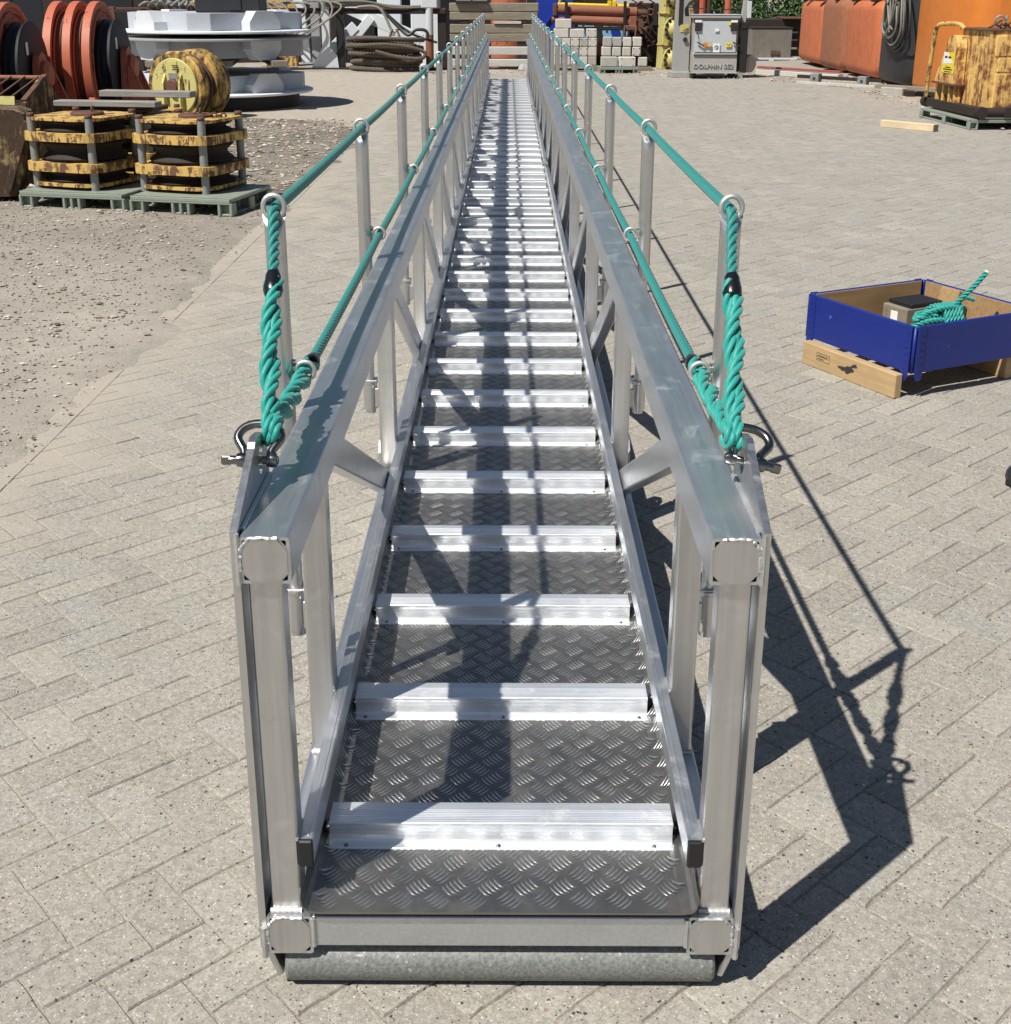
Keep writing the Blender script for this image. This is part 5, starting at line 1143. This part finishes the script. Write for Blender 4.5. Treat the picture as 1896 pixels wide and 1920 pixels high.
t = thing('red_beam', 'red painted beam lying on concrete behind the rail', 'beam', (6.9, 27.5, 0)); MB().bar((-.9, 1.3, .17), (.6, -.6, .17), .12, .05, .008).build('beam', M['red_faded'], t); MB().bar((-.9, 1.3, .06), (.6, -.6, .06), .2, .12, .01).build('sleeper', M['concrete'], t)
# ------------------------------------------------------------------ rusty yellow machine on pallet (right edge)
MX, MY, MR = 6.64, 16.2, rad(3)
plastic_pallet('plastic_pallet', (6.62, 16.15, 0), MR, 1.5, 1.95, label='grey plastic pallet under the rusty yellow machine', group='plastic pallets', H=.15)
t = thing('rusty_winch', 'rust streaked yellow machine with guard cover and pipe hoop at the right edge', 'machine', (6.70, 16.25, .15), MR)
for x in (.06, 1.35): MB().bar((x, -.08, .09), (x, 1.95, .09), .13, .13, .01).build('skid', M['rust_dark'], t); MB().cyl((x, -.13, .09), (x, -.02, .09), .085, n=20).build('skid_end', M['rust_dark'], t); MB().cyl((x-.02, 1.9, .09), (x-.02, 2.02, .09), .085, n=20).build('skid_end', M['rust_dark'], t)
MB().cyl((.10, -.06, .09), (1.35, -.06, .09), .07, n=16).build('cross_tube', M['rust_dark'], t); MB().box((.55, -.10, .10), (.34, .06, .16), b=.03).build('lug_plate', M['rust_dark'], t)
MB().prism([(.14, .14), (1.6, .14), (1.6, 1.20), (.14, 1.20)], lambda a, b: (a, .12, b), (0, .95, 0)).build('housing', M['yellow_bad'], t)
for x0, x1, z0, z1 in ((.28, .74, .14, .62), (.30, .72, .64, .84), (.24, .74, .86, 1.14)): MB().box(((x0+x1)/2, .115, (z0+z1)/2), (x1-x0, .03, z1-z0), b=.008).build('panel', M['yellow_bad'], t)
for x0, x1, z0, z1 in ((.82, 1.5, .80, 1.12), (.82, 1.5, .30, .70)): MB().box(((x0+x1)/2, .118, (z0+z1)/2), (x1-x0, .01, z1-z0), b=.003).build('opening', M['black'], t)
MB().box((.82, .6, 1.215), (1.45, 1.0, .03), b=.006).build('top_plate', M['rust'], t); MB().bar((.84, .10, .14), (.78, .10, .78), .10, .05).build('leg', M['yellow_bad'], t)
gp = [(1.55, .43), (1.50, .55), (1.32, .80), (1.20, 1.02), (1.10, 1.10), (.98, 1.12), (.87, 1.07), (.82, .95), (.80, .43)]
g_ = MB().prism(gp, lambda a, b: (-.03, a, b), (.15, 0, 0)).build('guard_cover', M['yellow_bad'], t)
sg = MB().box((-.034, 1.07, .72), (.006, .42, .30), b=.001).build('sign', M['stickery'], g_); MB().prism([(1.27, .70), (1.27, .868), (1.12, .868), (.90, .72)], lambda a, b: (-.0385, a, b), (.001, 0, 0)).build('sign_white', M['stickerw'], g_)
b = MB(); b.box((-.0395, 1.17, .80), (.001, .10, .03), b=.0002); b.box((-.0395, 1.03, .80), (.001, .10, .03), b=.0002); b.box((-.0385, 1.07, .655), (.001, .20, .016), b=.0002); b.box((-.0385, 1.07, .625), (.001, .34, .016), b=.0002); b.box((-.0385, 1.07, .592), (.001, .26, .012), b=.0002); b.build('sign_text', M['rust_dark'], g_)
MB().box((.05, 1.18, .415), (.22, .85, .03), b=.004).build('shelf', M['rust'], t)
for y in (.85, 1.05, 1.3, 1.55): MB().box((.06, y, .27), (.10, .05, .28), b=.005).build('bracket', M['yellow_bad'], t)
MB().box((.4, 1.2, .28), (.5, .8, .28), b=.01).build('motor', M['rust_dark'], t)
MB().tube(spline([(-.02, 1.86, .16), (-.02, 1.84, .5), (-.02, 1.76, 1.1), (-.01, 1.68, 1.24), (.04, 1.5, 1.27), (.08, 1.1, 1.27), (.12, .98, 1.20)], 6), .032, 10).build('hoop', M['yellow_rust'], t)
t = thing('chain_sling', 'rusty chain and shackle lying on top of the yellow machine', 'chain', (7.05, 16.5, 1.385), .2)
for i in range(9): MB().torus((.06*i, .04*math.sin(i*1.7), .03+.02*math.sin(i)), (.3, .25 if i % 2 else 1, 1 if i % 2 else .3), .04, .014, 12, 6).build('chain_link', M['rust'], t)
MB().torus((-.06, 0, .10), (.3, 1, .2), .07, .016, 18, 8).build('shackle', M['galv'], t); MB().cyl((-.02, -.02, .05), (.05, 0, .17), .018, n=10).build('pin', M['galv'], t); MB().bar((-.22, 0, .01), (-.03, 0, .11), .05, .02).build('strap', M['rust'], t)
# ------------------------------------------------------------------ person standing just outside the right edge (shoe tips in frame)
def person(loc, rz):
    t = thing('person', 'person in dark workwear standing at the right edge, only black shoe tips in view', 'person', loc, rz)
    J = {}; vs = []; es = []; rd = []
    def j(n, p, r, par=None):
        J[n] = len(vs); vs.append(p); rd.append(r)
        if par: es.append((J[par], J[n]))
    j('pelvis', (0, 0, .98), .15)
    j('waist', (0, 0, 1.12), .135, 'pelvis'); j('chest', (.01, 0, 1.32), .155, 'waist'); j('neck', (0, 0, 1.50), .062, 'chest'); j('head0', (.01, 0, 1.57), .075, 'neck'); j('head1', (.02, 0, 1.66), .10, 'head0'); j('head2', (.01, 0, 1.74), .085, 'head1')
    for s, q in ((1, 'l'), (-1, 'r')):
        j('hip'+q, (0, s*.10, .92), .105, 'pelvis'); j('knee'+q, (.02, s*.12, .50), .068, 'hip'+q); j('ank'+q, (-.02, s*.13, .10), .050, 'knee'+q)
        j('sh'+q, (0, s*.19, 1.43), .065, 'chest'); j('el'+q, (-.09, s*.25, 1.14), .045, 'sh'+q); j('wr'+q, (-.06, s*.24, .90), .030, 'el'+q); j('palm'+q, (-.04, s*.235, .82), .034, 'wr'+q)
        for k in range(4): j('f%d%s' % (k, q), (-.055+.022*k, s*(.235-.004*k), .745+.006*abs(k-1.5)), .009, 'palm'+q); j('g%d%s' % (k, q), (-.045+.022*k, s*.220, .715+.008*abs(k-1.5)), .008, 'f%d%s' % (k, q))
        j('th'+q, (.0, s*.215, .80), .011, 'palm'+q); j('tj'+q, (.015, s*.20, .76), .009, 'th'+q)
    me = bpy.data.meshes.new('body'); me.from_pydata(vs, es, []); o = link('body', me, t)
    md = o.modifiers.new('skin', 'SKIN'); o.modifiers.new('sub', 'SUBSURF').levels = 2
    for v, r in zip(me.skin_vertices[0].data, rd): v.radius = (r, r*.82 if r > .12 else r); v.use_root = False
    me.skin_vertices[0].data[0].use_root = True
    bpy.context.view_layer.update(); m2 = bpy.data.meshes.new_from_object(o.evaluated_get(bpy.context.evaluated_depsgraph_get())); o.modifiers.clear(); o.data = m2
    m2.materials.clear(); m2.materials.append(M['cloth']); m2.materials.append(M['skin'])
    for p in m2.polygons:
        p.use_smooth = True; c = p.center; p.material_index = 1 if (c.z > 1.50 or (c.z < .90 and abs(c.y) > .19 and c.x > -.2)) else 0
    MB().lathe([(.098, .0), (.104, .03), (.094, .08), (.06, .115), (.005, .125)], (-.018, 0, 1.70), (0, 0, 1), 24).build('hair', M['hair'], t)
    for s in (-1, 1): MB().lathe([(.002, .011), (.008, .008), (.011, 0)], (.108, s*.033, 1.675), (1, 0, 0), 12).build('eye', M['ink'], t); MB().lathe([(.004, -.012), (.022, -.008), (.026, 0), (.02, .01)], (.01, s*.098, 1.665), (0, s, .1), 12).build('ear', M['skin'], t)
    MB().lathe([(.004, .035), (.012, .02), (.017, 0), (.012, -.01)], (.095, 0, 1.645), (1, 0, -.3), 12).build('nose', M['skin'], t); MB().box((.105, 0, 1.605), (.01, .045, .010), b=.004).build('mouth', M['skin'], t)
    for s, dx in ((1, .0), (-1, -.20)):
        L = []; n = 16
        for x, wd, h, zc in ((-.09, .022, .030, .045), (-.08, .036, .050, .055), (-.03, .040, .060, .065), (.04, .044, .056, .060), (.10, .052, .052, .054), (.15, .054, .048, .050), (.185, .047, .040, .044), (.205, .034, .028, .038), (.214, .015, .012, .034)):
            L.append([Vector((x+dx, s*.13+wd*math.cos(2*math.pi*k/n), max(.014, zc+h*math.sin(2*math.pi*k/n)))) for k in range(n)])
        so_ = MB().loops(L).build('shoe', M['leather'], t)
        sl_ = [(.06*0-.10, .0), (-.09, .034), (-.02, .040), (.06, .044), (.12, .052), (.17, .050), (.20, .036), (.215, 0)]
        poly = sl_+[(x, -y) for x, y in reversed(sl_[1:-1])]
        MB().prism(poly, lambda a, b: (a+dx, s*.13+b, .001), (0, 0, .019)).build('sole', M['rubber'], so_)
        MB().tube([(x+dx, s*.13+y, .034) for x, y in [(.205, 0), (.19, .034), (.15, .049), (.10, .048)]][::-1]+[(x+dx, s*.13-y, .034) for x, y in [(.19, .034), (.15, .049), (.10, .048)]], .004, 6).build('welt', M['leather'], so_)
    return t
person((2.215, 2.78, .004), rad(180))

# ------------------------------------------------------------------ dark backing walls, added so the gaps behind the yard read black
t = thing('dark_backdrop', 'long dark backing wall added far behind the orange sheaves', 'shed', (-9.5, 33.4, 0)); 
for k in range(14): MB().box((-5.2+.82*k, 0, 1.5), (.81, .12+.05*(k % 2), 3.0), b=.01).build('panel', M['navy'] if k % 3 else M['rust_dark'], t)
t = thing('dark_backdrop', 'dark backing wall added behind the storage rack and timber stack', 'shed', (-2.0, 34.2, 0))
for k in range(9): MB().box((-1.9+.80*k, 0, 1.4), (.79, .12+.05*(k % 2), 2.8), b=.01).build('panel', M['navy'] if k % 2 else M['rust_dark'], t)
